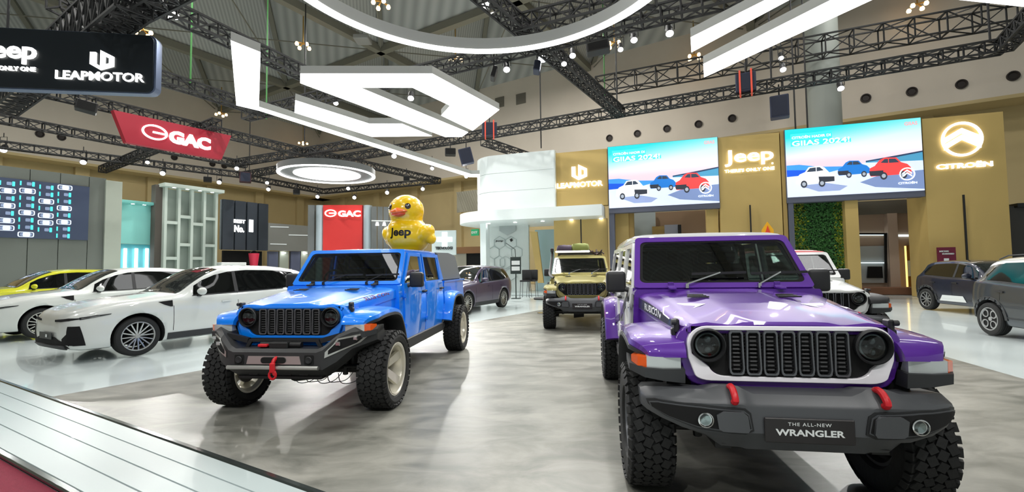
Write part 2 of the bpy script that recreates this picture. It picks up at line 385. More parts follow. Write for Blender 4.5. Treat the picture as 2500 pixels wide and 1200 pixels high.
# ================================================================== PLANK WALKWAY AND RED CARPET, bottom left
A0, A1 = atz(-400, 790), atz(900, 1266); B0, B1 = atz(-300, 938), atz(520, 1388)
A0.z = A1.z = B0.z = B1.z = 0
mb = MB(); n = 4
PLK = mat('white_plank', (156,168,168), .4, coat=.08)
for k in range(n):
    t0, t1 = k/n+.004, (k+1)/n-.004
    p = [A0.lerp(B0, t0), A1.lerp(B1, t0), A1.lerp(B1, t1), A0.lerp(B0, t1)]
    mb.prism([(v.x, v.y) for v in p], 0, .035, 'z', None, 0, .004)
pk = mb.build('plank_walkway', PLK); tag(pk, 'strip of long glossy white planks laid across the near left corner', 'walkway')
for (P0, P1, s_, w_) in ((A0, A1, 1, 'upper'), (B0, B1, -1, 'lower')):
    mb = MB(); d = (P1-P0).normalized(); nn = Vector((-d.y, d.x, 0))*s_
    mb.prism([(P0.x, P0.y), (P1.x, P1.y), (P1.x+nn.x*.055, P1.y+nn.y*.055), (P0.x+nn.x*.055, P0.y+nn.y*.055)], 0, .042, 'z', None, 0, .01)
    mb.build('edge_trim', ALU, pk)['label'] = 'mirror polished metal edge strip'
mb = MB()
for k in (1, 2, 3):
    p = [A0.lerp(B0, k/n-.004), A1.lerp(B1, k/n-.004), A1.lerp(B1, k/n+.004), A0.lerp(B0, k/n+.004)]; mb.prism([(v.x, v.y) for v in p], 0, .03, 'z')
mb.build('plank_gap', mat('gap_grey', (120,132,134), .3), pk)
d = (B1-B0).normalized(); nn = Vector((d.y, -d.x, 0)); p = [B0+nn*.06, B1+nn*.06, B1+nn*4, B0+nn*4]
mb = MB(); mb.prism([(v.x, v.y) for v in p], 0, .012, 'z'); st(mb.build('floor_red_carpet', mat('crimson_carpet', (112,20,44), .95, noise=.12, nscale=60, bump=.4, bscale=400)))
# ================================================================== RIGHT STAND (gold walls, video walls)
GOLD = mat('gold_fluted_panel', (198,170,104), .55, noise=.03, nscale=.8)
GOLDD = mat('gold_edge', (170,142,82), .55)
FRAME = mat('screen_frame_grey', (92,96,112), .5)
FB = Fr(1918, 21.0, math.radians(-18))
def wallbox(fr, px0, px1, ytop, ybot, dep=0.0, th=.4, z0=None, z1=None):
    """box on a wall frame from picture extents; returns MB + local extents"""
    ym = ytop if ytop is not None else 600
    xa = fr.on(px0, ym, dep)[0]; xb = fr.on(px1, ym, dep)[0]
    zt = z1 if z1 is not None else fr.on((px0+px1)/2, ytop, dep)[1]; zb = z0 if z0 is not None else fr.on((px0+px1)/2, ybot, dep)[1]
    mb = MB(); mb.box(((xa+xb)/2, dep+th/2, (zt+zb)/2), (xb-xa, th, zt-zb)); return mb, (xa, xb, zb, zt)
def wb(name, m, fr, *a, parent=None, bev=0, **k):
    mb, e = wallbox(fr, *a, **k); o = place(mb, fr.mat).build(name, m, parent); return o, e
def sign(fr, px, py, hpx, txt, m, parent, dep=-.06, xs=1.0, off=.02, wpx=None, name='sign_lettering', ext=.025, lab=None, spacing=1.0):
    x, z = fr.on(px, py, dep); h = abs(fr.on(px, py-hpx/2, dep)[1]-fr.on(px, py+hpx/2, dep)[1])
    mb = textmesh(txt, h, xs, off, ext, spacing)
    if wpx:
        wd = fr.on(px+wpx/2, py, dep)[0]-fr.on(px-wpx/2, py, dep)[0]; cur = max(v.co.x for v in mb.bm.verts)-min(v.co.x for v in mb.bm.verts)
        for v in mb.bm.verts: v.co.x *= wd/cur
    o = place(mb, fr.mat @ Matrix.Translation((x, dep, z))).build(name, m, parent)
    if lab: o['label'] = lab
    return o
def flat(fr, pts, name, m, parent, dep=-.05, th=.02):
    q = [fr.on(x, y, dep) for x, y in pts]; mb = MB(); mb.prism(q, dep, dep+th); return place(mb, fr.mat).build(name, m, parent)
def leaplogo(fr, px, py, rpx, m, parent, dep=-.08, th=.05):
    cx, cz = fr.on(px, py, dep); r = abs(fr.on(px, py-rpx, dep)[1]-cz)
    T_ = lambda p: (cx+p[0]*r*.98, cz+p[1]*r); mb = MB()
    mb.prism([T_(p) for p in [(-1,.77),(-.5,.77),(-.5,-.35),(-.14,-.60),(-.14,-.98),(-1,-.45)]], dep, dep+th)
    ring([T_(p) for p in [(-.12,1),(1,.40),(1,-.58),(-.12,-1.0)]], [T_(p) for p in [(.25,.42),(.62,.22),(.62,-.32),(.25,-.42)]], dep, dep+th, mb)
    return place(mb, fr.mat).build('emblem', m, parent)
# --- gold wall with the hex emblem, white tower and canopy
o, e = wb('leap_wall', GOLD, FB, 1355, 1482, 368, 503, th=.5); o.name = 'gold_sign_wall'
tag(o, 'upper gold wall panel with glowing hexagonal emblem above word LEAPMOTOR', 'sign wall')
leaplogo(FB, 1414, 420, 19, LOGO, o, -.06); sign(FB, 1415, 450, 13, 'LEAPMOTOR', LOGO, o, wpx=112, off=.03)
o, e = wb('gold_back_wall', GOLD, FB, 1352, 1482, 535, 700, dep=.4, th=.3, z0=0); tag(o, 'gold wall panel under the white canopy, behind the olive off-roader', 'wall panel')
# tower
WG = mat('white_gloss_cladding', (240,248,248), .35)
xa = FB.on(1172, 440, 1.6)[0]; xb = FB.on(1356, 440)[0]; zb = FB.on(1260, 512)[1]; zt = FB.on(1260, 377)[1]
mb = MB(); n = 3
pl = arc(xa+1.6, 1.6, 1.6, 1.9, PI, 1.5*PI, 8)+[(xb, -.3), (xb, 4), (xa, 4)]
for k in range(3):
    mb.prism(pl, lerp(zb, zt, k/3)+.012, lerp(zb, zt, (k+1)/3)-.012, 'z')
mb.prism([(p[0]*.998+.02, p[1]+.03) for p in pl], zb, zt-.02, 'z')
tw = place(mb, FB.mat).build('white_tower', WG, None, 50); tag(tw, 'tall white panelled tower with rounded left corner above the white canopy', 'tower')
# canopy
xa2 = FB.on(1131, 525, 1.2)[0]; z1_, z0_ = FB.on(1300, 508, -1)[1], FB.on(1300, 534, -1)[1]
mb = MB(); pl = arc(xa2+2.6, 1.2, 2.6, 2.4, PI, 1.5*PI, 12)+[(xb+2.6, -1.2), (xb+2.6, .3), (xb+.2, 3.5), (xa2+.4, 3.5)]
mb.prism(pl, z0_, z1_, 'z'); cn = place(mb, FB.mat).build('white_canopy', WG, None, 40); tag(cn, 'curved white canopy slab at the foot of the white tower', 'canopy')
mb = MB()
for k in range(5): mb.cyl((xa2+2+k*1.6, .3, z0_-.02), (xa2+2+k*1.6, .3, z0_+.01), .09, n=14)
place(mb, FB.mat).build('downlight', SPOTM, cn)
# back wall with hexagons
o, e = wb('hexagon_wall', mat('cool_white_wall', (214,222,220), .5), FB, 1172, 1290, 545, 722, dep=2.2, th=.2, z0=.12); tag(o, 'white wall patterned with hexagons and two small marks below the canopy', 'wall panel')
def hexa(px, py, r, m, nm, dep=2.14):
    cx, cz = FB.on(px, py, dep); R_ = abs(FB.on(px, py-r, dep)[1]-cz)
    mb = MB(); ring([(cx+R_*math.cos(PI/3*i+PI/6), cz+R_*math.sin(PI/3*i+PI/6)) for i in range(6)], [(cx+R_*.95*math.cos(PI/3*i+PI/6), cz+R_*.95*math.sin(PI/3*i+PI/6)) for i in range(6)], dep, dep+.05, mb)
    return place(mb, FB.mat).build(nm, m, o)
HEXM = mat('hex_line', (180,192,192), .5)
for (x, y) in ((1219,592),(1247,592),(1205,616),(1233,640),(1219,640),(1247,668),(1219,668),(1261,616)): hexa(x, y, 16, HEXM, 'hexagon_outline')
flat(FB, [(1219,546),(1259,545),(1259,563),(1239,574),(1219,563)], 'grey_hexagon', mat('hex_grey', (172,180,180), .5), o, 2.1)
sign(FB, 1219, 588, 5, 'Jeep', BLACK, o, 2.08, wpx=19); flat(FB, [(1244,584),(1250,581),(1252,587),(1247,590)], 'small_emblem', BLACK, o, 2.08)
o, e = wb('tower_post', WG, FB, 1172, 1186, 540, 722, dep=.2, th=.6, z0=0); tag(o, 'slim white post at the left end under the canopy', 'post')
o, e = wb('glass_partition', mat('pale_blue_glass', (176,206,212), .1, coat=.6), FB, 1306, 1356, 560, 700, dep=2.4, th=.08, z0=.1); tag(o, 'pale blue glass partition beyond the slanting gold strip', 'partition')
o = flat(FB, [(1294,565),(1311,565),(1327,690),(1313,690)], 'slanted_strip', GOLD, None, 1.2, .15); tag(o, 'slanting narrow gold strip leaning beside the pale glass partition', 'panel')
mb = MB(); xq = FB.on(1205, 700, -.2)[0]; mb.box(((xq+xb)/2, 1.4, .06), (xb-xq+2.0, 3.2, .12), None, .01); o = place(mb, FB.mat).build('low_stage', mat('stage_white', (200,212,212), .3)); tag(o, 'low white stage step under the canopy', 'stage')
# --- video walls
def screenmat(name, W_, H_):
    m = bpy.data.materials.new(name); m.use_nodes = True; nt = m.node_tree; b = nt.nodes['Principled BSDF']; L = nt.links.new
    b.inputs['Base Color'].default_value = (0.02,.02,.02,1); b.inputs['Roughness'].default_value = .4
    tc = nt.nodes.new('ShaderNodeTexCoord'); sx = nt.nodes.new('ShaderNodeSeparateXYZ'); L(tc.outputs['Generated'], sx.inputs[0])
    def M(op, a, b_=None, c=None):
        n = nt.nodes.new('ShaderNodeMath'); n.operation = op
        for i, v in enumerate((a, b_, c)):
            if v is None: continue
            if isinstance(v, (int, float)): n.inputs[i].default_value = v
            else: L(v, n.inputs[i])
        return n.outputs[0]
    u, v = sx.outputs['X'], sx.outputs['Z']
    ramp = nt.nodes.new('ShaderNodeValToRGB'); L(v, ramp.inputs[0]); cr_ = ramp.color_ramp
    stops = [(0, (214,222,240)), (.18, (232,238,248)), (.27, (244,246,252)), (.42, (252,222,234)), (.50, (255,226,236)), (.62, (252,252,255)), (.80, (225,252,252)), (1, (170,248,248))]
    cr_.elements[0].color = lin(stops[0][1]); cr_.elements[1].position = 1; cr_.elements[1].color = lin(stops[-1][1])
    for p, c in stops[1:-1]: e_ = cr_.elements.new(p); e_.color = lin(c)
    cf = M('MULTIPLY_ADD', v, 2.2, -1.25); cf = M('SUBTRACT', cf, M('MULTIPLY', u, .62)); cf = M('MULTIPLY', cf, 1.5)
    cl = nt.nodes.new('ShaderNodeClamp'); L(cf, cl.inputs[0]); mx = nt.nodes.new('ShaderNodeMixRGB'); L(cl.outputs[0], mx.inputs[0]); L(ramp.outputs[0], mx.inputs[1]); mx.inputs[2].default_value = lin((20,232,236))
    L(mx.outputs[0], b.inputs['Emission Color']); b.inputs['Emission Strength'].default_value = 1.25; return m
def em(name, rgb, s=1.1): return mat('lit_'+name, rgb, .5, emis=s)
def carpic(mb_add, x, z, w, flip=1):
    pass
def videowall(px0, px1, yt0, yt1, yb0, yb1, label, name='video_wall'):
    (xa, ztl), (xb, ztr) = FB.on(px0, yt0, -.12), FB.on(px1, yt1, -.12); zbl, zbr = FB.on(px0, yb0, -.12)[1], FB.on(px1, yb1, -.12)[1]
    zt, zb = (ztl+ztr)/2, (zbl+zbr)/2; W_, H_ = xb-xa, zt-zb
    mb = MB(); mb.box(((xa+xb)/2, .13, (zt+zb)/2-.12), (W_+.06, .45, H_+.28)); root = place(mb, FB.mat).build(name, FRAME); tag(root, label, 'video wall', 'pair of video walls on the gold stand')
    mb = MB(); mb.box((W_/2, 0, H_/2), (W_, .04, H_)); s = mb.build('screen', screenmat('screen_picture', W_, H_), root); s.matrix_local = FB.mat @ Matrix.Translation((xa, -.12, zb))
    def G(pts, nm, m, d): 
        mb = MB(); mb.prism([(p[0]*W_, p[1]*H_) for p in pts], -.024-d, -.02-d); g = mb.build(nm, m, s); return g
    G([(0,.30),(.0,.47),(.10,.47),(.26,.42),(.46,.40),(.58,.40),(.62,.30)], 'screen_graphic', em('azure', (60,140,240)), .0)
    G([(0,.28),(0,.40),(.18,.38),(.36,.30),(.30,.28)], 'screen_graphic', em('cobalt', (20,80,200)), .004)
    G([(.60,.46),(.80,.50),(1,.54),(1,.40),(.60,.40)], 'screen_graphic', em('harbour', (70,140,175)), .0)
    G([(.60,.455),(.80,.50),(1,.545),(1,.525),(.80,.475),(.60,.44)], 'screen_graphic', em('dark_line', (40,60,90)), .004)
    G([(0,0),(1,0),(1,.41),(.60,.43),(.30,.32),(0,.30)], 'screen_graphic', em('pale_ground', (206,216,238), .95), .006)
    G([(1,0.02),(1,.28),(.72,.26),(.55,.16),(.66,.08)], 'screen_graphic', em('shade_blue', (120,140,185), .8), .008)
    G([(.10,.16),(.30,.18),(.46,.12),(.40,.06),(.24,.06)], 'screen_graphic', em('shade_grey', (140,156,198), .9), .008)
    def car(cx, cz, w, col, dark, f=1, d=.012):
        Y = lambda P: [(cx+p[0]*w*f, cz+p[1]*w*W_/H_) for p in P]
        g = G(Y([(-.5,.08),(-.48,.26),(-.40,.36),(-.26,.42),(-.16,.56),(.12,.58),(.24,.52),(.36,.36),(.48,.30),(.5,.14),(.46,.06)]), 'screen_car', em(col[0], col[1]), d)
        G(Y([(-.22,.42),(-.13,.53),(.02,.54),(.02,.42)]), 'screen_car', em('pic_glass', (50,60,75)), d+.004); G(Y([(.04,.42),(.04,.54),(.12,.54),(.22,.44)]), 'screen_car', em('pic_glass', (50,60,75)), d+.004)
        G(Y([(.10,.08),(.08,.26),(.48,.24),(.48,.10)] if f > 0 else [(.18,.06),(.16,.22),(.5,.22),(.48,.08)]), 'screen_car', em('pic_dark', (44,48,58)), d+.004)
        for wx in (-.30, .16):
            G(Y([(wx+.085*math.cos(t), .06+.11*math.sin(t)) for t in [2*PI*i/12 for i in range(12)]]), 'screen_car', em('pic_dark', (44,48,58)), d+.008)
            G(Y([(wx+.05*math.cos(t), .06+.06*math.sin(t)) for t in [2*PI*i/12 for i in range(12)]]), 'screen_car', em('pic_rim', (150,158,170)), d+.012)
    car(.22, .15, .30, ('pic_white', (236,238,246)), 0); car(.51, .25, .24, ('pic_blue', (30,110,190)), 0, -1); car(.77, .20, .30, ('pic_red', (238,66,66)), 0, -1)
    def Tx(txt, u, v, h, wfrac, m, d=.014, off=.02):
        mb = textmesh(txt, h*H_, 1, off, .003); cur = max(q.co.x for q in mb.bm.verts)-min(q.co.x for q in mb.bm.verts)
        for q in mb.bm.verts: q.co.x *= wfrac*W_/cur
        place(mb, Matrix.Translation((u*W_, -.024-d, v*H_))).build('screen_lettering', m, s)
    LW = em('letter_white', (250,255,255), 1.1)
    G([(.04,.745),(.04,.93),(.36,.93),(.36,.80),(.50,.80),(.50,.745)], 'screen_graphic', em('teal_box', (64,222,222), .9), .004)
    Tx('CITRO\u00cbN HADIR DI', .20, .875, .045, .30, LW); Tx('GIIAS 2024!', .27, .785, .075, .44, LW)
    Tx('GIIAS', .93, .93, .05, .09, em('salmon', (240,150,160)))
    mb = MB(); cx, cz = .885*W_, .235*H_; r = .055*W_
    ring([(cx+r*math.cos(t), cz+r*1.0*math.sin(t)) for t in [2*PI*i/24 for i in range(24)]], [(cx+r*.82*math.cos(t), cz+r*.82*math.sin(t)) for t in [2*PI*i/24 for i in range(24)]], -.060, -.054, mb)
    for dz in (.30, -.10): mb.prism([(cx-.6*r, cz+(dz-.35)*r), (cx, cz+(dz+.15)*r), (cx+.6*r, cz+(dz-.35)*r), (cx+.6*r, cz+(dz-.12)*r), (cx, cz+(dz+.38)*r), (cx-.6*r, cz+(dz-.12)*r)], -.060, -.054)
    mb.build('screen_emblem', LW, s); Tx('CITRO\u00cbN', .885, .115, .035, .13, LW, .03)
    return root
videowall(1484, 1751, 355, 339, 505, 498, 'left video wall showing three cars, between hexagon-emblem wall and Jeep-lettered wall')
videowall(1916, 2247, 314, 291, 479, 468, 'right video wall showing three cars, above the green plant wall')
for (nm, a, lab) in (('portal_post', 1486, 'grey portal post under the left end of the left video wall'), ('portal_post', 1924, 'grey portal post at the left edge of the plant wall')):
    o, e = wb(nm, FRAME, FB, a, a+13, 495, 700, dep=-.05, th=.5, z0=0); tag(o, lab, 'post')
# Jeep wall
o, e = wb('gold_sign_wall', GOLD, FB, 1752, 1902, 330, 700, th=.9, z0=0); tag(o, 'gold wall between video walls with four glowing letters and a small tagline', 'sign wall')
sign(FB, 1828, 383, 40, 'Jeep', LOGO, o, xs=1, off=.018, wpx=120); sign(FB, 1829, 414, 8, "THERE'S ONLY ONE", LOGO, o, wpx=122, off=.01)
flat(FB, [(1884,396),(1888,396),(1888,400),(1884,400)], 'trademark_dot', LOGO, o, -.06)
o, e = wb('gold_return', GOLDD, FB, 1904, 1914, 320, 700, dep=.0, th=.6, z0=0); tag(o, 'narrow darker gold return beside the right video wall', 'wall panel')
# Citroen wall
o, e = wb('gold_sign_wall', GOLD, FB, 2250, 2449, 281, 700, th=1.6, z0=0); tag(o, 'tall gold wall at right with glowing round chevron emblem', 'sign wall')
cx, cz = FB.on(2349, 339, -.08); r = abs(FB.on(2349, 339-42, -.08)[1]-cz); mb = MB()
E_ = lambda k: [(cx+r*k*.96*math.cos(t), cz+r*k*math.sin(t)) for t in [2*PI*i/40 for i in range(40)]]
ring(E_(1.0), E_(.87), -.10, -.04, mb)
for zc_ in (.22, -.16):
    mb.prism([(cx+r*a, cz+r*(b+zc_)) for a, b in [(-.84,-.42),(0,.12),(.84,-.42),(.84,-.10),(.0,.42),(-.84,-.10)]], -.10, -.04)
place(mb, FB.mat).build('emblem', LOGO, o); sign(FB, 2354, 402, 15, 'CITRO\u00cbN', LOGO, o, wpx=138, off=.03)
sg_, e = wb('notice_board', mat('maroon_board', (112,20,52), .5), FB, 2288, 2333, 603, 642, dep=-.5, th=.06); tag(sg_, 'small maroon notice board above the navy car roof', 'sign')
sign(FB, 2305, 613, 4, 'MOVE', WHITE, sg_, -.53, wpx=22); sign(FB, 2315, 619, 4, 'FORWARD', WHITE, sg_, -.53, wpx=28); flat(FB, [(2305,630),(2317,630),(2317,637),(2305,637)], 'white_mark', WHITE, sg_, -.53)
for (x0, y0, x1, lab) in ((1418,535,1418,'thin black pole before the gold panel behind olive off-roader'),(1831,500,1834,'thin black pole before the Jeep-lettered gold wall'),(2352,475,2366,'thin black pole before the chevron-emblem gold wall')):
    xq, zq = FB.on(x0, y0, -.25); mb = MB(); mb.box((xq, -.25, zq/2), (.06, .06, zq)); mb.box((xq, -.25, .015), (.3, .3, .03)); o = place(mb, FB.mat).build('black_pole', BLACK); tag(o, lab, 'pole', 'thin black poles by the gold walls')
# below left video wall
o, e = wb('gold_column', GOLD, FB, 1500, 1534, 515, 700, dep=.7, th=.5, z0=0); tag(o, 'gold column beneath the left video wall', 'column')
o, e = wb('gold_column', GOLDD, FB, 1534, 1546, 515, 700, dep=.8, th=.9, z0=0); tag(o, 'narrow darker gold column right of the gold column under left video wall', 'column')
o, e = wb('gold_column', GOLD, FB, 1724, 1752, 508, 700, dep=.3, th=.5, z0=0); tag(o, 'gold column under the right end of the left video wall', 'column')
o, e = wb('inner_wall', mat('pale_inner', (170,180,182), .5), FB, 1546, 1600, 518, 700, dep=3.2, th=.2, z0=0); tag(o, 'pale grey inner wall seen below the left video wall', 'wall panel')
o, e = wb('inner_wall', mat('brown_inner', (148,122,96), .6), FB, 1600, 1730, 515, 700, dep=3.6, th=.2, z0=0); tag(o, 'brown inner wall seen below the left video wall', 'wall panel')
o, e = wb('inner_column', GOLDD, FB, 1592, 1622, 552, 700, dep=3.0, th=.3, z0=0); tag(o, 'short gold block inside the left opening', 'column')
o, e = wb('inner_column', mat('lilac_post', (170,172,184), .5), FB, 1622, 1655, 548, 700, dep=2.9, th=.3, z0=0); tag(o, 'pale lilac post inside the left opening', 'column')
o, e = wb('inner_column', DARK, FB, 1655, 1663, 548, 700, dep=2.7, th=.3, z0=0); tag(o, 'narrow dark post inside the left opening', 'column')
# red yellow emblem board over the purple roof
q0, q1 = FB.on(1860, 572, -1.2), FB.on(1888, 540, -1.2); cxq = (q0[0]+q1[0])/2
mb = MB(); mb.prism([(q0[0], q0[1]), (q1[0], q0[1]), (q1[0], q0[1]+.2), (cxq, q1[1]), (q0[0], q0[1]+.2)], -1.2, -1.16); 
mb.box((cxq, -1.18, q0[1]/2), (.05, .05, q0[1])); mb.box((cxq, -1.18, .01), (.4, .4, .02)); o = place(mb, FB.mat).build('pointed_sign', mat('marigold', (240,176,24), .5)); tag(o, 'yellow pointed sign with red centre, just above the purple car roof', 'sign')
mb = MB(); mb.prism([(lerp(cxq, q0[0], .5), q0[1]), (lerp(cxq, q1[0], .5), q0[1]), (cxq, lerp(q0[1], q1[1], .7))], -1.23, -1.20); place(mb, FB.mat).build('red_centre', mat('vermilion', (226,70,40), .5), o)
# plant wall
GREEN = mat('leaf_green', (52,104,44), .6, noise=.5, nscale=9)
YG = mat('leaf_yellow', (140,150,30), .6, noise=.4, nscale=9)
mb, e = wallbox(FB, 1937, 2062, 488, 700, .55, .2, z0=0.02); root = place(mb, FB.mat).build('plant_wall', mat('plant_backing', (24,48,24), .9)); tag(root, 'wall of dense green foliage under the right video wall', 'plant wall')
random.seed(11)
for nm, m_, cnt, edge in (('foliage', GREEN, 5200, False), ('yellow_foliage', YG, 1800, True)):
    mb = MB()
    for k in range(cnt):
        u = random.random(); v = random.random()
        if edge: u = (random.random()**1.6)*.24 if random.random() < .5 else 1-(random.random()**1.6)*.22
        x = lerp(e[0], e[1], u); z = lerp(max(.1, e[2]), e[3], v); L_ = random.uniform(.06, .13); a = random.uniform(0, 2*PI); t = random.uniform(-.6, .6)
        M = Matrix.Translation((x, .55-random.uniform(0, .12), z)) @ rotm(t, a, random.uniform(-.7, .7))
        mb.add([(0,0,0), (L_*.35, -.02, L_*.5), (0, 0, L_), (-L_*.35, -.02, L_*.5)], [(0,1,2,3)], M)
    o = place(mb, FB.mat).build(nm, m_, root, fix=False); o['kind'] = 'stuff'
o, e = wb('gold_column', GOLD, FB, 2062, 2094, 488, 712, dep=.1, th=.6, z0=0); tag(o, 'gold column right of the plant wall', 'column')
o, e = wb('inner_wall', mat('taupe_wall', (182,158,138), .6), FB, 2085, 2262, 515, 712, dep=3.4, th=.2, z0=0); tag(o, 'taupe inner wall with white strip lights under right video wall', 'wall panel'); tp_ = o
for (a, b_, y) in ((2094,2160,572),(2190,2246,575)): flat(FB, [(a,y-3),(b_,y-3),(b_,y+2),(a,y+2)], 'strip_light', em('strip', (220,240,245), 1.6), o, 3.3, .05)
o, e = wb('inner_column', mat('light_taupe', (196,174,156), .6), FB, 2166, 2190, 520, 712, dep=3.0, th=.4, z0=0); tag(o, 'pale taupe column between display niche and brown door', 'column')
o, e = wb('inner_header', mat('grey_header', (104,100,90), .7), FB, 2085, 2262, 488, 520, dep=3.0, th=.3); tag(o, 'dark grey header band inside the right opening', 'wall panel')
o, e = wb('display_niche', mat('niche_pale', (178,184,186), .35), FB, 2097, 2162, 600, 690, dep=3.25, th=.08); tag(o, 'bright display niche in a dark frame beyond the gold column', 'display')
flat(FB, [(2094,568),(2166,568),(2166,690),(2162,690),(2160,572),(2094,572)], 'niche_frame', VOID, o, 3.0, .1)
flat(FB, [(2120,650),(2154,650),(2156,678),(2118,678)], 'dark_shelf', VOID, o, 3.1, .1)
flat(FB, [(2100,640),(2160,640),(2160,642),(2100,642)], 'niche_light', em('strip', (220,240,245), 1.6), o, 3.15, .04)
o, e = wb('door_leaf', mat('brown_door', (132,92,44), .5), FB, 2214, 2246, 598, 705, dep=3.2, th=.08, z0=0.02); tag(o, 'brown door with pale lower panel beside the glowing strip', 'door')
flat(FB, [(2215,636),(2246,634),(2246,672),(2217,674)], 'pale_panel', mat('niche_pale', (178,184,186), .35), o, 3.12, .06)
mb = MB(); (x0, z1q), z0q = FB.on(2210, 600, 3.0), .05; mb.box((x0, 3.0, (z1q+z0q)/2), (.06, .05, z1q-z0q)); o = place(mb, FB.mat).build('light_strip', em('amber_strip', (255,214,120), 2.0)); tag(o, 'upright glowing amber light strip beside the brown door', 'light')
mb = MB(); xq = FB.on(2130, 700, 3.0)[0]; mb.box((xq, 2.6, .18), (3.4, .6, .36), None, .03); o = place(mb, FB.mat).build('brown_bench', mat('bench_brown', (120,82,60), .6)); tag(o, 'low brown bench below the bright display niche', 'bench')
# dark structure at far right
o, e = wb('dark_stand_wall', mat('charcoal_wall', (66,64,62), .7), FB, 2458, 2600, 500, 700, dep=1.2, th=2, z0=0); tag(o, 'dark charcoal wall at the right edge beyond the gold wall', 'wall panel')
o, e = wb('dark_stand_box', DARK, FB, 2484, 2600, 493, 503, dep=1.0, th=1.5); tag(o, 'flat black box on top of the charcoal wall', 'box')
# stand furniture by the canopy
FS = Fr(1259, 20.5, -.25)
def poster():
    mb = MB(); x0, z1 = FS.on(1246, 627); x1, z0 = FS.on(1272, 668); mb.box(((x0+x1)/2, 0, (z0+z1)/2), (x1-x0, .06, z1-z0), None, .01); cx = (x0+x1)/2
    mb.box((cx, 0, z0/2+.06), (.04, .04, z0-.1)); mb.box((cx, 0, .14), (.4, .3, .03)); mb.bar((cx, 0, z1), (cx-.02, 0, z1+.35), .025); mb.bar((cx-.02, 0, z1+.35), (cx-.45, 0, z1+.65), .025)
    r = place(mb, FS.mat).build('info_stand', mat('dark_green_black', (38,50,48), .5)); tag(r, 'dark info stand with two pale sheets before the hexagon wall', 'sign stand')
    for (ya, yb) in ((636,646),(650,660)):
        a = FS.on(1249, ya, -.04); b_ = FS.on(1269, yb, -.04); mb = MB(); mb.box(((a[0]+b_[0])/2, -.04, (a[1]+b_[1])/2), (b_[0]-a[0], .01, a[1]-b_[1])); place(mb, FS.mat).build('paper_sheet', WHITE, r)
poster()
def barchair(px, D, lab):
    P = Vector(((px-1250)/FPX*D, D, .12 if D > 20 else 0)); r = thing('bar_chair', lab, 'chair', P, -.3, 'black bar chairs by the canopy')
    mb = MB(); mb.box((0, 0, .78), (.46, .44, .08), None, .03, 0, 2); mb.build('seat', BLACK, r); mb = MB(); mb.box((0, .22, 1.05), (.46, .07, .50), None, .03, 0, 2); mb.build('backrest', BLACK, r)
    for sx in (-1, 1):
        for sy in (-1, 1): mb = MB(); mb.bar((sx*.18, sy*.17, .75), (sx*.23, sy*.22, 0), .02); mb.build('leg', GUN, r)
barchair(1282, 21.2, 'black bar chair left of its twin, before the slanting gold strip'); barchair(1298, 21.6, 'black bar chair right of its twin, before the slanting gold strip')
r = thing('stool', 'dark reclined chair beside the left mirror of the olive off-roader', 'chair', (( 1325-1250)/FPX*15, 15, 0), -.6)
mb = MB(); mb.box((0, 0, .5), (.5, .5, .08), None, .03); mb.build('seat', BLACK, r); mb = MB(); mb.box((0, .3, .85), (.46, .08, .7), rotm(-.35), .03); mb.build('backrest', BLACK, r); mb = MB(); mb.cyl((0, 0, 0), (0, 0, .46), .03); mb.cyl((0, 0, 0), (0, 0, .03), .22, n=20); mb.build('leg', CHROME, r)
# ================================================================== LEFT BACKDROP STANDS (walls run away to the right)
U2 = math.atan2(.842, .539) if False else math.atan2(.8535, .5213)
def left(px, D): return Fr(px, D, U2)
GRY = mat('grey_cladding', (104,110,104), .6); LGR = mat('light_grey_edge', (168,176,164), .5)
F1 = left(258, 24.0)
o, e = wb('grey_stand_wall', GRY, F1, -60, 257, None, 700, z0=0, z1=F1.on(215, 428)[1], th=.5) if False else (None, None)
x0 = F1.on(-60, 500)[0]; x1 = F1.on(255, 500)[0]; zt = F1.on(215, 430)[1]
mb = MB(); n = 5
seams = [F1.on(px, 620)[0] for px in (-60, 66, 141, 212, 255)]
for k in range(4):
    mb.box(((seams[k]+seams[k+1])/2, .25, zt/2), (seams[k+1]-seams[k]-.03, .5, zt))
mb.box(((x0+x1)/2, .3, zt/2), (x1-x0, .45, zt-.02))
gw = place(mb, F1.mat).build('grey_stand_wall', GRY); tag(gw, 'long grey panelled wall carrying the dark car-grid screen at left', 'wall panel')
xe = F1.on(295, 500)[0]; mb = MB(); mb.box(((x1+xe)/2, .2, zt/2-.05), (xe-x1, .7, zt-.1)); o = place(mb, F1.mat).build('wall_end_pier', LGR); tag(o, 'pale grey end pier between grey screen wall and turquoise panel', 'pier')
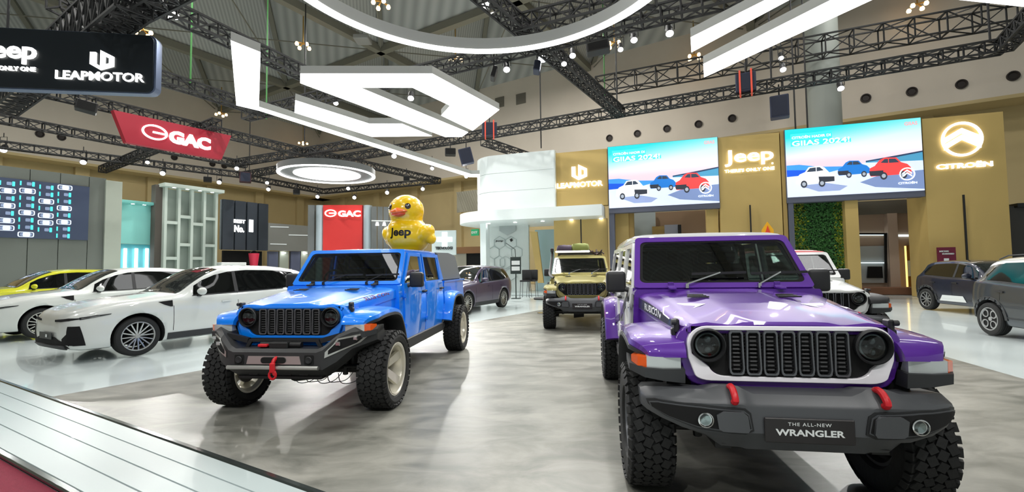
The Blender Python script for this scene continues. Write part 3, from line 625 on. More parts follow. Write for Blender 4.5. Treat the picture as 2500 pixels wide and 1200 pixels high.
# screen of top-view cars
(xs0, zs1), (xs1, zs0) = F1.on(-60, 428, -.05), F1.on(214, 586, -.05); zs1 = F1.on(180, 452, -.05)[1]
mb = MB(); mb.box(((xs0+xs1)/2, -.04, (zs0+zs1)/2), (xs1-xs0, .08, zs1-zs0)); scr = place(mb, F1.mat).build('led_screen', em('navy_screen', (44,54,74), .8)); tag(scr, 'dark navy LED screen with rows of cars seen from above', 'screen')
mw, mt_ = MB(), MB(); md_ = MB(); random.seed(3)
xr = F1.on(178, 500, -.05)[0]; cw = (xr-xs0)/5; rh = (zs1-zs0)/8
for i in range(5):
    for j in range(8):
        cx = xs0+cw*(i+.5); cz = zs0+rh*(j+.5)-(.08 if i % 2 else 0)
        if cz-rh*.35 < zs0 or cz+rh*.35 > zs1: continue
        kk = random.random(); t = mw if kk < .55 else mt_
        if kk < .55:
            ring(rrect(cx-cw*.42, cx+cw*.42, cz-rh*.36, cz+rh*.36, rh*.2), rrect(cx-cw*.36, cx+cw*.36, cz-rh*.27, cz+rh*.27, rh*.15), -.11, -.09, mw); mw.prism(rrect(cx-cw*.16, cx+cw*.22, cz-rh*.26, cz+rh*.26, .04), -.11, -.09)
            md_.prism(rrect(cx-cw*.30, cx+cw*.32, cz-rh*.2, cz+rh*.2, .05), -.10, -.092)
        else:
            mt_.prism(rrect(cx-cw*.40, cx-cw*.32, cz-rh*.30, cz+rh*.30, .01), -.11, -.09); mt_.prism(rrect(cx+cw*.22, cx+cw*.36, cz-rh*.32, cz+rh*.32, .02), -.11, -.09); md_.prism(rrect(cx-cw*.05, cx+cw*.2, cz-rh*.22, cz+rh*.22, .03), -.10, -.092)
place(mw, F1.mat).build('screen_graphic', em('pic_silver', (196,206,224)), scr); place(mt_, F1.mat).build('screen_graphic', em('pic_teal', (70,200,196)), scr); place(md_, F1.mat).build('screen_graphic', em('pic_slate', (110,124,150)), scr)
# turquoise panel
F2 = left(296, 26.0)
o, e = wb('turquoise_panel', mat('turquoise_fabric', (134,206,200), .6), F2, 295, 396, 500, 595, th=.3); o.name = 'turquoise_backdrop'; tag(o, 'turquoise upper panel lit by three downlights', 'panel')
zt = F2.on(345, 497)[1]; xa, xb = F2.on(290, 500, -.4)[0], F2.on(408, 505, -.4)[0]; mb = MB(); mb.box(((xa+xb)/2, -.05, zt), (xb-xa, .9, .18), None, .03); hd = place(mb, F2.mat).build('turquoise_header', mat('turquoise_trim', (120,196,190), .4)); tag(hd, 'turquoise header shelf above the turquoise panel', 'header')
for px in (324, 352, 380):
    x = F2.on(px, 506, -.3)[0]; mb = MB(); mb.cyl((x, -.3, zt-.10), (x, -.3, zt-.07), .08, n=12); place(mb, F2.mat).build('downlight', SPOTM, hd)
o, e = wb('turquoise_alcove', mat('turquoise_deep', (92,178,190), .5), F2, 293, 383, 596, 700, dep=.3, th=.2, z0=0); tag(o, 'turquoise alcove with three upright white light tubes', 'alcove')
for px in (306, 333, 359):
    x, z1 = F2.on(px, 606, .2); z0 = F2.on(px, 665, .2)[1]; mb = MB(); mb.box((x, .2, (z0+z1)/2), (.14, .08, z1-z0)); place(mb, F2.mat).build('light_tube', GLOW, o)
o, e = wb('alcove_side', mat('pale_blue_side', (160,196,206), .5), F2, 383, 402, 596, 700, dep=.0, th=.4, z0=0); tag(o, 'pale blue side pier right of the turquoise alcove', 'pier')
# lattice tower
F3 = left(400, 27.0)
xa, xb = F3.on(402, 550)[0], F3.on(526, 560)[0]; zt = F3.on(460, 462)[1]; tw = thing('lattice_tower', 'tall pale lattice frame with grey infill panels and top downlights', 'display frame', F3.o, U2)
mb = MB(); mb.box(((xa+xb)/2, .25, zt/2), (xb-xa-.05, .1, zt-.2)); mb.build('infill_panel', mat('infill_grey', (128,140,132), .5), tw)
mb = MB(); n = 4
for k in range(n+1): x = lerp(xa, xb, k/n); mb.box((x, .05, zt/2), (.14, .35, zt))
for k in range(n):
    xm = lerp(xa, xb, (k+.5)/n)
    for yy in ((543, 630), (529, 597), (547, 630), (534, 599))[k]: mb.box((xm, .05, F3.on(lerp(402, 526, (k+.5)/4), yy)[1]), ((xb-xa)/n, .3, .18))
mb.build('lattice_frame', mat('lattice_white', (188,200,192), .5), tw)
mb = MB(); mb.box(((xa+xb)/2, -.1, zt+.06), (xb-xa+.5, .9, .2)); mb.build('header', mat('lattice_white', (188,200,192), .5), tw)
for k in range(4): x = lerp(xa, xb, (k+.5)/4); mb = MB(); mb.cyl((x, -.25, zt-.05), (x, -.25, zt-.02), .09, n=12); mb.build('downlight', SPOTM, tw)
xl = F3.on(386, 480)[0]; mb = MB(); mb.box(((xa+xl)/2-.05, .5, zt*.5+.2), (xa-xl, .6, zt-.2)); mb.build('dark_side', mat('dark_taupe', (84,78,72), .7), tw)
# black panel with No.1
F4 = left(541, 31.0)
xa, xb = F4.on(541, 550)[0], F4.on(656, 550)[0]; zt, zb = F4.on(600, 492)[1], F4.on(600, 610)[1]; BP = mat('blue_black_panel', (40,48,58), .5)
bp_ = thing('black_panel_wall', 'blue-black four-strip hanging panel with glowing white No.1 mark', 'sign wall', F4.o, U2)
for k in range(4): mb = MB(); mb.box((lerp(xa, xb, (k+.5)/4), .1, (zt+zb)/2-.03*0), ((xb-xa)/4-.12, .25, zt-zb)); mb.build('panel_strip', BP, bp_)
mb = MB(); mb.box(((xa+xb)/2, .22, (zt+zb)/2), (xb-xa, .1, zt-zb-.05)); mb.build('panel_back', mat('strip_gap', (120,126,130), .5), bp_)
for (t_, px, py, h_, w_) in (('No.', 584, 558, 17, 24), ('1', 613, 551, 30, 10), ('BEST', 585, 540, 9, 28)):
    x, z = F4.on(px, py, -.05); h = abs(F4.on(px, py-h_/2, -.05)[1]-F4.on(px, py+h_/2, -.05)[1]); mb = textmesh(t_, h, 1.5, .04, .02)
    wd = abs(F4.on(px+w_/2, py, -.05)[0]-F4.on(px-w_/2, py, -.05)[0]); cur = max(v.co.x for v in mb.bm.verts)-min(v.co.x for v in mb.bm.verts)
    for v in mb.bm.verts: v.co.x *= wd/cur
    place(mb, Matrix.Translation((x, -.06, z))).build('sign_lettering', LOGO, bp_)
o, e = wb('dark_lower_wall', VOID, F4, 545, 640, 612, 700, dep=.8, th=.2, z0=0); tag(o, 'black lower wall beneath the No.1 panel', 'wall panel')
mb = MB(); xq0, xq1 = F4.on(533, 645, -1.5)[0], F4.on(594, 645, -1.5)[0]; zq = F4.on(560, 640, -1.5)[1]; mb.box(((xq0+xq1)/2, -1.5, zq/2), (xq1-xq0, .8, zq), None, .02); o = place(mb, F4.mat).build('reception_counter', WHITE); tag(o, 'long white counter top showing above the white car roof', 'counter')
mb = MB(); xq, z1 = F4.on(620, 618, -1.2); z0 = F4.on(620, 645, -1.2)[1]; mb.lathe([(0, z0-.3), (.22, z0-.3), (.34, z1), (.31, z1), (.2, z0-.25), (0, z0-.25)], 24, 'z', Matrix.Translation((xq, -1.2, 0))); mb.cyl((xq, -1.2, 0), (xq, -1.2, z0-.28), .12, n=16); o = place(mb, F4.mat).build('red_pot', mat('crimson_pot', (206,44,74), .4)); tag(o, 'crimson flared pot standing under the No.1 panel', 'pot')
mb = MB(); mb.tube([(xq+.25*math.cos(t), -1.2, z1+.18*math.sin(t)) for t in [PI*i/10 for i in range(11)]], .03, 6); place(mb, F4.mat).build('pot_handle', DARK, o)
# grey panels either side of the red wall
F5 = left(656, 38.0)
o, e = wb('grey_wall_section', mat('grey_section', (128,130,126), .6), F5, 656, 768, 548, 612, th=.4); tag(o, 'grey wall section with three pale strip lights left of the red panel', 'wall panel')
for (a, b_, y) in ((660,705,552),(705,752,572),(660,700,594)): flat(F5, [(a,y),(b_,y+1),(b_,y+3),(a,y+2)], 'strip_light', em('dim_strip', (190,196,196), .8), o, -.05)
for i, (px, w_) in enumerate(((668, 'bluish'), (694, 'pale'), (722, 'bluish'), (746, 'pale'))):
    o, e = wb('stand_pier', LGR if i % 2 else mat('blue_brown', (96,104,130), .6), F5, px-11, px+11, 613, 700, dep=.3, th=.3, z0=0); tag(o, ('pale grey' if i % 2 else 'dull blue')+' pier under the grey wall section, '+['leftmost','second from left','third from left','rightmost'][i], 'pier', 'piers under the grey wall section')
    if i % 2: x, z = F5.on(px, 618, .1); mb = MB(); mb.cyl((x, .1, z), (x, .1, z+.06), .14, n=12); place(mb, F5.mat).build('downlight', SPOTM, o)
F6 = Fr(835, 33.0, .06)
o, e = wb('red_sign_wall', mat('signal_red', (208,52,50), .45), F6, 789, 884, 500, 700, th=.4, z0=0); tag(o, 'red wall panel with white oval emblem and letters behind blue pickup', 'sign wall')
cx, cz = F6.on(807, 520, -.05); r = abs(F6.on(807, 511, -.05)[1]-cz)
mb = MB(); EE = lambda k, kk: [(cx+r*1.55*k*math.cos(t), cz+r*kk*math.sin(t)) for t in [2*PI*i/30 for i in range(30)]]
ring(EE(1, 1), EE(.80, .72), -.08, -.03, mb); mb.box((cx+r*.55, -.055, cz+.0), (r*1.9, .05, r*.26)); place(mb, F6.mat).build('emblem', LOGO, o)
sign(F6, 853, 521, 15, 'GAC', LOGO, o, wpx=55, off=.04)
for (a, b_, nm, lab) in ((768,789,'silver_pier','rounded silver pier left of the red panel'),(884,906,'silver_pier','rounded silver pier right of the red panel')):
    xa, xb = F6.on(a, 550)[0], F6.on(b_, 550)[0]; zt = F6.on(a, 500)[1]; mb = MB(); mb.lathe([(0, 0), ((xb-xa)/2, 0), ((xb-xa)/2, zt), (0, zt)], 28, 'z', Matrix.Translation(((xa+xb)/2, .3, 0))); o = place(mb, F6.mat).build(nm, mat('satin_blue_silver', (182,196,204), .35, .3)); tag(o, lab, 'pier')
o, e = wb('dark_side_wall', mat('grey_section_dark', (104,108,108), .6), F6, 752, 768, 500, 700, dep=.3, th=.3, z0=0); tag(o, 'dark grey side wall left of the silver pier', 'wall panel')
F7 = Fr(906, 33.0, .35); xa, xb = F7.on(906, 550)[0], F7.on(964, 550)[0]; zt = F7.on(930, 504)[1]; mb = MB()
for k in range(4): mb.box((lerp(xa, xb, (k+.5)/4), .1, zt/2), ((xb-xa)/4-.05, .2, zt))
o = place(mb, F7.mat).build('ribbed_grey_wall', mat('grey_section_dark', (104,108,108), .6)); tag(o, 'grey wall of upright panels left of the yellow duck', 'wall panel')
mb = MB(); z = F7.on(930, 540)[1]; mb.bar((xa, -.4, z), (xb, -.4, z), .08); rl = place(mb, F7.mat).build('light_rail', WHITE, o)
for px in (921, 938): x = F7.on(px, 548, -.4)[0]; mb = MB(); mb.cyl((x, -.4, z-.35), (x, -.4, z-.1), .13, .08, 12); place(mb, F7.mat).build('rail_lamp', GLOW, o)
F8 = Fr(1090, 27, -.05); o, e = wb('frosted_display', mat('frosted_pane', (196,208,208), .4), F8, 1054, 1113, 562, 622, th=.2); tag(o, 'pale framed display panel right of the duck', 'display')
flat(F8, [(1079,566),(1092,566),(1092,602),(1079,602)], 'white_cross', em('soft_white', (240,250,250), 1.1), o, -.05); flat(F8, [(1066,578),(1104,578),(1104,590),(1066,590)], 'white_cross', em('soft_white', (240,250,250), 1.1), o, -.06)
sign(F8, 1084, 605, 7, 'TEKNOLOGI', BLACK, o, -.03, wpx=42)
mb = MB(); x0, z = F8.on(1084, 622); mb.box((x0, .1, z/2), (.12, .12, z)); place(mb, F8.mat).build('support_leg', GUN, o)
F9 = Fr(1140, 30, -.3); o, e = wb('brown_low_wall', mat('brown_band', (122,84,48), .6), F9, 1110, 1176, 602, 618, th=.3); tag(o, 'brown band above dark opening left of the white tower', 'wall panel')
o, e = wb('dark_opening', VOID, F9, 1126, 1172, 618, 700, dep=.2, th=.2, z0=0); tag(o, 'dark doorway below the brown band', 'doorway')
o, e = wb('pale_block_wall', mat('beige_block', (150,146,132), .7), F9, 1106, 1138, 618, 700, dep=.1, th=.2, z0=0); tag(o, 'beige block wall left of the dark doorway', 'wall panel')
xs_, zs_ = FRB.on(1160, 567, -1.0); mb = MB(); mb.box((xs_, -1.0, zs_), (.75, .15, .55)); 
o = place(mb, FRB.mat).build('exit_sign', mat('exit_green', (40,150,100), .5, emis=.35)); tag(o, 'small green exit sign on the wall left of the white tower', 'sign')
mb = textmesh('EXIT', .2, 1.1, .02, .01); place(mb, FRB.mat @ Matrix.Translation((xs_, -1.09, zs_))).build('sign_lettering', WHITE, o)
st(o)
# ================================================================== HANGING SIGNS
HS = Fr(370, 12.6, math.radians(8))
xa, z1 = HS.on(-260, 70); xb, z0 = HS.on(372, 232); z1 = HS.on(200, 78)[1]; z0 = HS.on(200, 219)[1]
box_ = thing('hanging_brand_sign', 'black rounded hanging sign lit with white Jeep and LEAPMOTOR marks', 'sign', HS.o, HS.ang)
mb = MB(); mb.prism(rrect(xa, xb, z0, z1, .18, 5), 0, .34, 'y'); mb.build('sign_box', mat('sign_navy_black', (20,26,32), .35), box_)
mb = MB(); ring(rrect(xa, xb+.05, z0-.03, z1+.03, .2, 5), rrect(xa, xb, z0+.02, z1-.02, .17, 5), .05, .30, mb, 'y'); mb.build('edge_band', mat('edge_blue_grey', (84,96,120), .4), box_)
def hs_text(t, px, py, hpx, wpx, off):
    x, z = HS.on(px, py); h = abs(HS.on(px, py-hpx/2)[1]-HS.on(px, py+hpx/2)[1]); mb = textmesh(t, h, 1, off, .02)
    wd = HS.on(px+wpx/2, py)[0]-HS.on(px-wpx/2, py)[0]; cur = max(v.co.x for v in mb.bm.verts)-min(v.co.x for v in mb.bm.verts)
    for v in mb.bm.verts: v.co.x *= wd/cur
    place(mb, Matrix.Translation((x, -.03, z))).build('sign_lettering', LOGO, box_)
hs_text('Jeep', 23, 128, 56, 138, .02); hs_text("THERE'S ONLY ONE", 10, 167, 11, 160, .01); hs_text('LEAPMOTOR', 247, 187, 21, 216, .012)
cx, cz = HS.on(251, 148); r = abs(HS.on(251, 148-24)[1]-cz); mb = MB(); T_ = lambda p: (cx+p[0]*r*1.05, cz+p[1]*r)
mb.prism([T_(p) for p in [(-1,.77),(-.5,.77),(-.5,-.35),(-.14,-.60),(-.14,-.98),(-1,-.45)]], -.05, 0); ring([T_(p) for p in [(-.12,1),(1,.40),(1,-.58),(-.12,-1.0)]], [T_(p) for p in [(.25,.42),(.62,.22),(.62,-.32),(.25,-.42)]], -.05, 0, mb); mb.build('emblem', LOGO, box_)
for x in (xa+2.5, xb-1.8, xb-1.3): mb = MB(); mb.cyl((x, .17, z1), (x, .17, z1+3.2), .03, n=6); mb.build('hanger', BLACK, box_)
# red hanging banner
GB = left(277, 19.9); GB = Fr(277, atz(277, 262, 8.8).y, math.atan2(27.04-19.83, -13.68+17.72))
pts = [(277,268),(565,331),(541,389),(308,347)]; q = [GB.on(x, y) for x, y in pts]
rb = thing('hanging_red_banner', 'red trapezoid banner with white oval emblem and letters hung from truss', 'banner', GB.o, GB.ang)
mb = MB(); mb.prism(q, 0, .30); mb.build('banner_body', mat('banner_crimson', (158,24,46), .5, emis=.03), rb)
cx, cz = GB.on(378, 323, -.03); r = abs(GB.on(378, 323-18, -.03)[1]-cz); rx_ = abs(GB.on(378+31, 323, -.03)[0]-cx); mb = MB()
EE = lambda k, kk: [(cx+rx_*k*math.cos(t), cz+r*kk*math.sin(t)-(0)*k) for t in [2*PI*i/32 for i in range(32)]]
ring(EE(1, 1), EE(.86, .80), -.08, -.01, mb); mb.box((cx+rx_*.35, -.045, cz), (rx_*1.0, .07, r*.22)); mb.build('emblem', LOGO, rb)
x, z = GB.on(465, 343, -.03); h = abs(GB.on(465, 343-15, -.03)[1]-GB.on(465, 343+15, -.03)[1]); mb = textmesh('GAC', h, 1, .05, .035); wd = GB.on(515, 350, -.03)[0]-GB.on(414, 335, -.03)[0]; cur = max(v.co.x for v in mb.bm.verts)-min(v.co.x for v in mb.bm.verts)
for v in mb.bm.verts: v.co.x *= wd/cur
place(mb, Matrix.Translation((x, -.045, z))).build('sign_lettering', LOGO, rb)
# ================================================================== LED SHAPES
SIDE = mat('lightbox_side', (168,170,166), .5)
def ledshape(name, pts, label, z=6.3, h=.20, cat='light fixture', group=None):
    q = [atz(x, y, z) for x, y in pts]; mb = MB(); P = [(p.x, p.y) for p in q]
    mb.prism(P, z+.01, z+h, 'z'); r = mb.build(name, SIDE, None, 20); tag(r, label, cat, group)
    cx = sum(p[0] for p in P)/len(P); cy = sum(p[1] for p in P)/len(P)
    mb = MB(); mb.prism(P, z, z+.009, 'z'); mb.build('diffuser', GLOW, r, 20); return r
ledshape('logo_light', [(733,180),(1055,180),(1219,268),(1154,319),(1077,282),(1099,258),(1007,214),(879,214),(1143,323),(1128,334),(1086,334),(733,203)], 'large glowing pointed frame with open centre, middle piece of hanging light logo')
ledshape('logo_light_strip', [(721,245),(901,302),(981,302),(1055,332),(908,334),(719,275)], 'glowing bent strip just below the large pointed light frame')
ledshape('led_long_arm', [(563,99),(636,128),(632,261),(1150,425),(1171,425),(1171,432),(1145,432),(632,270),(577,257)], 'glowing upright-looking panel with long thin arm reaching the white tower')
G2 = 'glowing chevron bars at upper right'
ledshape('led_chevron_bar', [(1688,128),(1686,92),(1910,-20),(2300,-260),(2500,-260),(1965,-20)], 'glowing slanting bar at upper right, the upper one of the two ending left', group=G2)
ledshape('led_chevron_bar', [(1719,189),(1717,157),(2040,-5),(2560,-260),(2760,-260),(2140,-5)], 'glowing slanting bar at upper right, the lower one of the two ending left', group=G2)
ledshape('led_chevron_bar', [(2324,-2),(2520,19),(2900,62),(2900,-40),(2600,-60)], 'glowing bar cut by the top right corner', group=G2)
# ring
rc = (-.5, 6.45); mb = MB(); mb.lathe([(3.20, 6.31), (3.20, 6.56), (3.38, 6.56), (3.38, 6.31)], 96, 'z', Matrix.Translation((rc[0], rc[1], 0)), closed=True); rg = mb.build('led_ring', SIDE, None, 30); tag(rg, 'huge glowing ring overhead, only its far arc in view', 'light fixture')
mb = MB(); mb.lathe([(3.19, 6.30), (3.39, 6.30), (3.39, 6.312), (3.19, 6.312)], 96, 'z', Matrix.Translation((rc[0], rc[1], 0)), closed=True); mb.build('diffuser', GLOW, rg)
# round ring lamp over the red stand
Pc = atz(800, 428, 6.4); mb = MB(); mb.lathe([(2.35, 6.42), (2.35, 6.75), (2.2, 6.78), (0, 6.78)], 64, 'z', Matrix.Translation((Pc.x, Pc.y, 0))); mb.lathe([(0, 6.46), (2.2, 6.46)], 64, 'z', Matrix.Translation((Pc.x, Pc.y, 0))); rl = mb.build('round_light', mat('lamp_grey', (96,98,98), .5)); tag(rl, 'round hanging lamp with bright disc and rim above the red panel', 'light fixture')
mb = MB(); mb.lathe([(0, 6.43), (1.62, 6.43), (1.62, 6.45)], 48, 'z', Matrix.Translation((Pc.x, Pc.y, 0))); mb.build('diffuser', GLOW, rl); mb = MB(); mb.lathe([(2.20, 6.40), (2.36, 6.40), (2.36, 6.44), (2.20, 6.44)], 64, 'z', Matrix.Translation((Pc.x, Pc.y, 0)), closed=True); mb.build('rim_light', GLOW, rl)
# ================================================================== TRUSSES
def truss(P, Q, w_, label, bay=.55, dense=False, hgt=None):
    P, Q = Vector(P), Vector(Q); d = Q-P; L_ = d.length; d.normalize(); up = Vector((0,0,1)); s_ = d.cross(up).normalized(); mb = MB(); h_ = hgt or w_
    C4 = [(a*w_/2, b*h_/2) for a, b in ((-1,-1),(1,-1),(1,1),(-1,1))]; n = max(2, int(L_/bay)); r = .062 if w_ < .6 else .07
    for a, b in C4: mb.bar(P+s_*a+up*b, Q+s_*a+up*b, r)
    for k in range(n+1):
        c = P+d*(L_*k/n); pts = [c+s_*a+up*b for a, b in C4]
        for i in range(4): mb.bar(pts[i], pts[(i+1) % 4], r*.7)
        if k < n:
            c2 = P+d*(L_*(k+1)/n); p2 = [c2+s_*a+up*b for a, b in C4]
            for i in range(4): 
                j = (i+1) % 4; mb.bar(pts[i] if k % 2 else pts[j], p2[j] if k % 2 else p2[i], r*.62)
                if dense: mb.bar(pts[j] if k % 2 else pts[i], p2[i] if k % 2 else p2[j], r*.62)
    o = mb.build('lighting_truss', TRUSSM, None, 20); tag(o, label, 'truss', 'black lighting trusses'); return o
def tz(x, y, z=9.0): return atz(x, y, z)
truss(tz(590, 428), tz(2450, 113), .42, 'black truss running from behind the logo light to the far right over both video walls')
truss(tz(1150, -40), tz(1515, 276), .42, 'black truss slanting down from the big ring to the junction above left video wall', dense=True)
truss(tz(600, 282), tz(1880, -30), .42, 'black truss behind the big ring, carrying the bright spotlights')
truss(tz(1262, 66), tz(1600, -18), .50, 'black truss seen through the right half of the big ring')
truss(atz(1457, 212, 12.5), atz(2560, 16, 12.5), .8, 'large open ladder truss above the video walls', bay=1.1, hgt=.95)
truss(tz(2450, 113), tz(2640, -90), .42, 'short black truss turning up at the right edge', dense=True)
truss(tz(340, 172), tz(640, 270), .42, 'black truss leaving the right end of the hanging Jeep sign')
truss(tz(300, -30), tz(780, 198), .42, 'black truss passing behind the upright glowing panel')
truss(tz(-60, 183), tz(800, 385), .42, 'black truss from under the hanging Jeep sign along the top of the red banner')
truss(tz(-60, 278), tz(600, 402), .40, 'black truss meeting the lower edge of the red banner')
truss(tz(-60, 345), tz(600, 428), .40, 'lowest long black truss at left, lined with round spotlights')
truss(tz(250, 414), tz(530, 300), .42, 'black truss crossing below the red banner')
truss(tz(600, 432), tz(790, 467), .40, 'black truss at the lower left of the round hanging lamp')
truss(tz(790, 467), tz(1072, 441), .40, 'black truss just above the duck')
truss(tz(1072, 441), tz(760, 372), .40, 'black truss at the right of the round hanging lamp')
truss(tz(560, 400), tz(900, 345), .40, 'black truss at the upper left of the round hanging lamp')
truss(tz(1180, 345), tz(1300, 385), .40, 'short black truss behind the top of the white tower')
truss(tz(10, 246), tz(330, -20), .8, 'dense black truss stack at top left behind the hanging Jeep sign', dense=True, hgt=1.1)
truss(atz(130, 0, 10.2), atz(230, 52, 10.2), .5, 'short black truss at the top left corner')
truss(tz(180, 100), tz(470, -60), .6, 'second dense black truss at top left right of its larger neighbour', dense=True)
GRN = mat('green_chain', (60,130,60), .6)
def hanger(x, y0, D, z0, z1, m, lab):
    X = (x-1250)/FPX*D; mb = MB(); mb.cyl((X, D, z0), (X, D, z1), .035, n=6); o = mb.build('hanger_cable', m); tag(o, lab, 'cable', 'hanging cables')
P = tz(1325, 312); hanger(1325, 0, P.y, 7.9, 16, BLACK, 'black cable dropping to the top of the white tower')
for (x, y, m_, lab) in ((1515, 276, BLACK, 'black cable above the truss junction beside left video wall'), (645, 300, GRN, 'green chain beside the upright glowing panel'), (455, 215, GRN, 'green chain right of the hanging Jeep sign'), (740, 360, BLACK, 'thin black cable under the middle warm lamp cluster'), (1900, 217, BLACK, 'black cable above the navy speaker'), (2450, 113, BLACK, 'black cable above the truss corner at far right'), (605, 430, BLACK, 'black cable beside the red banner end')):
    P = tz(x, y); hanger(x, y, P.y, 9.2, 18, m_, lab)
P = atz(1485, 205, 12.5); hanger(1485, 0, P.y, 11.7, 18, GRN, 'green chain at the left end of the ladder truss')
for (x, lab) in ((1955, 'left one of two dark cables above right video wall'), (1985, 'right one of two dark cables above right video wall')):
    hanger(x, 0, 21.3, 7.6, 17, BLACK, lab)
# ================================================================== SPOTLIGHTS
def spot(px, py, D, sc, label, light=0, tilt=(0, 0), group='round spotlights on the trusses', zt=None, body=True):
    d = ray(px, py); P = CC+d*(D/d.y)
    T = thing('spotlight', label, 'spotlight', P, 0, group)
    aim = Vector((0-P.x*.25, -D*.35, -P.z)).normalized() if tilt == (0, 0) else Vector((tilt[0], tilt[1], -1)).normalized()
    M = aim.to_track_quat('-Z', 'Y').to_matrix().to_4x4(); mb = MB()
    mb.lathe([(0, .30), (.07, .30), (.085, .24), (.085, .02), (.10, 0), (.095, -.01), (.085, .0)], 18, 'z', M @ Matrix.Scale(sc, 4)); mb.build('lamp_housing', BLACK, T)
    mb = MB(); mb.lathe([(0, -.012), (.06, -.010), (.088, .0)], 18, 'z', M @ Matrix.Scale(sc, 4)); mb.build('lens', SPOTM, T)
    mb = MB(); mb.bar((-.11*sc, 0, .1*sc), (-.11*sc, 0, .42*sc), .02); mb.bar((.11*sc, 0, .1*sc), (.11*sc, 0, .42*sc), .02); mb.bar((-.11*sc, 0, .42*sc), (.11*sc, 0, .42*sc), .02); mb.bar((0, 0, .42*sc), (0, 0, .42*sc+.25), .03); mb.build('yoke', BLACK, T)
    if light:
        l = bpy.data.lights.new('spot_beam', 'SPOT'); l.energy = light; l.spot_size = 1.5; l.spot_blend = .6; l.shadow_soft_size = .10; l.color = (1, .98, .94)
        o = bpy.data.objects.new('spot_beam', l); COL.objects.link(o); o.parent = T; o.matrix_local = Matrix.Translation(aim*.06) @ M
SP = [(425,38,12.9,1.5,'large one hanging top left beside the Jeep sign',1500),(1185,12,12.6,1.3,'under the top edge inside the big ring',1200),(1325,143,15.6,1.8,'brightest large one below the big ring',2200),(1237,170,15.4,1.3,'left of the brightest one, below the ring',0),(1377,156,15.7,1.1,'small one right of the brightest',0),(1398,136,15.2,1.2,'above the small one right of the brightest',900),(1548,98,14.0,1.2,'left of the two hanging right of the ring',1300),(1635,82,13.2,1.3,'right of the two hanging right of the ring',1300),(1515,121,14.6,1.0,'beside the yellow lamp cluster',0),(1912,170,18.0,1.3,'lower of the pair above the navy speaker',1800),(1907,142,18.0,1.1,'upper of the pair above the navy speaker',0),(2053,216,18.6,1.4,'on the truss above right video wall, aimed at it',1600),(1003,240,19.5,1.5,'seen through the opening of the glowing frame',1500),(820,252,20,1.2,'seen between the glowing frame and the bent strip',1200),(962,381,26,1.6,'just below the long light arm',1800),(1055,411,28,1.3,'right of the one below the long light arm',0),(1138,431,28,1.2,'at the end of the long light arm',1500),
 (8,366,27,1.9,'at the left edge of the picture',1800),(203,396,28.2,1.8,'above the grey screen wall',2200),(397,423,29.5,1.7,'above the lattice tower',2200),(535,445,31.5,1.6,'above the black No.1 panel',2200),(360,396,27.5,1.2,'small one under the red banner',0),(578,411,30,1.5,'below the right end of the red banner',1500),(655,462,33,1.5,'lower of the pair left of the round lamp',1500),(652,446,31,1.3,'upper of the pair left of the round lamp',0),(775,480,31.5,1.4,'left one above the red panel',1800),(865,482,31.5,1.4,'right one above the red panel',1800),(850,460,30,1.3,'directly under the round lamp',0),(945,470,30,1.4,'left of the duck head',1500),(1032,461,29,1.3,'right of the duck head',1500)]
for (x, y, D, sc, lab, li) in SP: spot(x, y, D, sc, 'round lit spotlight, '+lab, li)
# fill spots and their truss, added behind the viewpoint to light the car fronts
truss((-9, -3.2, 8.6), (9, -3.2, 8.6), .42, 'added black truss for the fill spots above and behind the viewpoint')
def fill_spot(x, tx, ty, e, lab):
    n0 = len(bpy.data.objects); P = Vector((x, -3.2, 8.05)); T = thing('spotlight', lab, 'spotlight', P, 0, 'round spotlights on the trusses')
    aim = (Vector((tx, ty, .8))-P).normalized(); M = aim.to_track_quat('-Z', 'Y').to_matrix().to_4x4(); mb = MB()
    mb.lathe([(0, .35), (.09, .35), (.11, .24), (.11, .02), (.13, 0), (.12, -.01), (.11, .0)], 18, 'z', M); mb.build('lamp_housing', BLACK, T)
    mb = MB(); mb.lathe([(0, -.012), (.08, -.010), (.11, .0)], 18, 'z', M); mb.build('lens', SPOTM, T)
    mb = MB(); mb.bar((0, 0, .1), (0, 0, .5), .04); mb.build('yoke', BLACK, T)
    l = bpy.data.lights.new('spot_beam', 'SPOT'); l.energy = e; l.spot_size = 1.1; l.spot_blend = .7; l.shadow_soft_size = .12; l.color = (1, .99, .97)
    o = bpy.data.objects.new('spot_beam', l); COL.objects.link(o); o.parent = T; o.matrix_local = Matrix.Translation(aim*.08) @ M
fill_spot(-6, -2.6, 5, 900, 'added fill spotlight behind the viewpoint aimed at blue pickup, left one'); fill_spot(-2.5, -2.4, 6, 900, 'added fill spotlight behind the viewpoint aimed at blue pickup, right one')
fill_spot(1.2, 1.6, 3.2, 800, 'added fill spotlight behind the viewpoint aimed at purple off-roader, left one'); fill_spot(4.5, 1.9, 4.2, 800, 'added fill spotlight behind the viewpoint aimed at purple off-roader, right one')
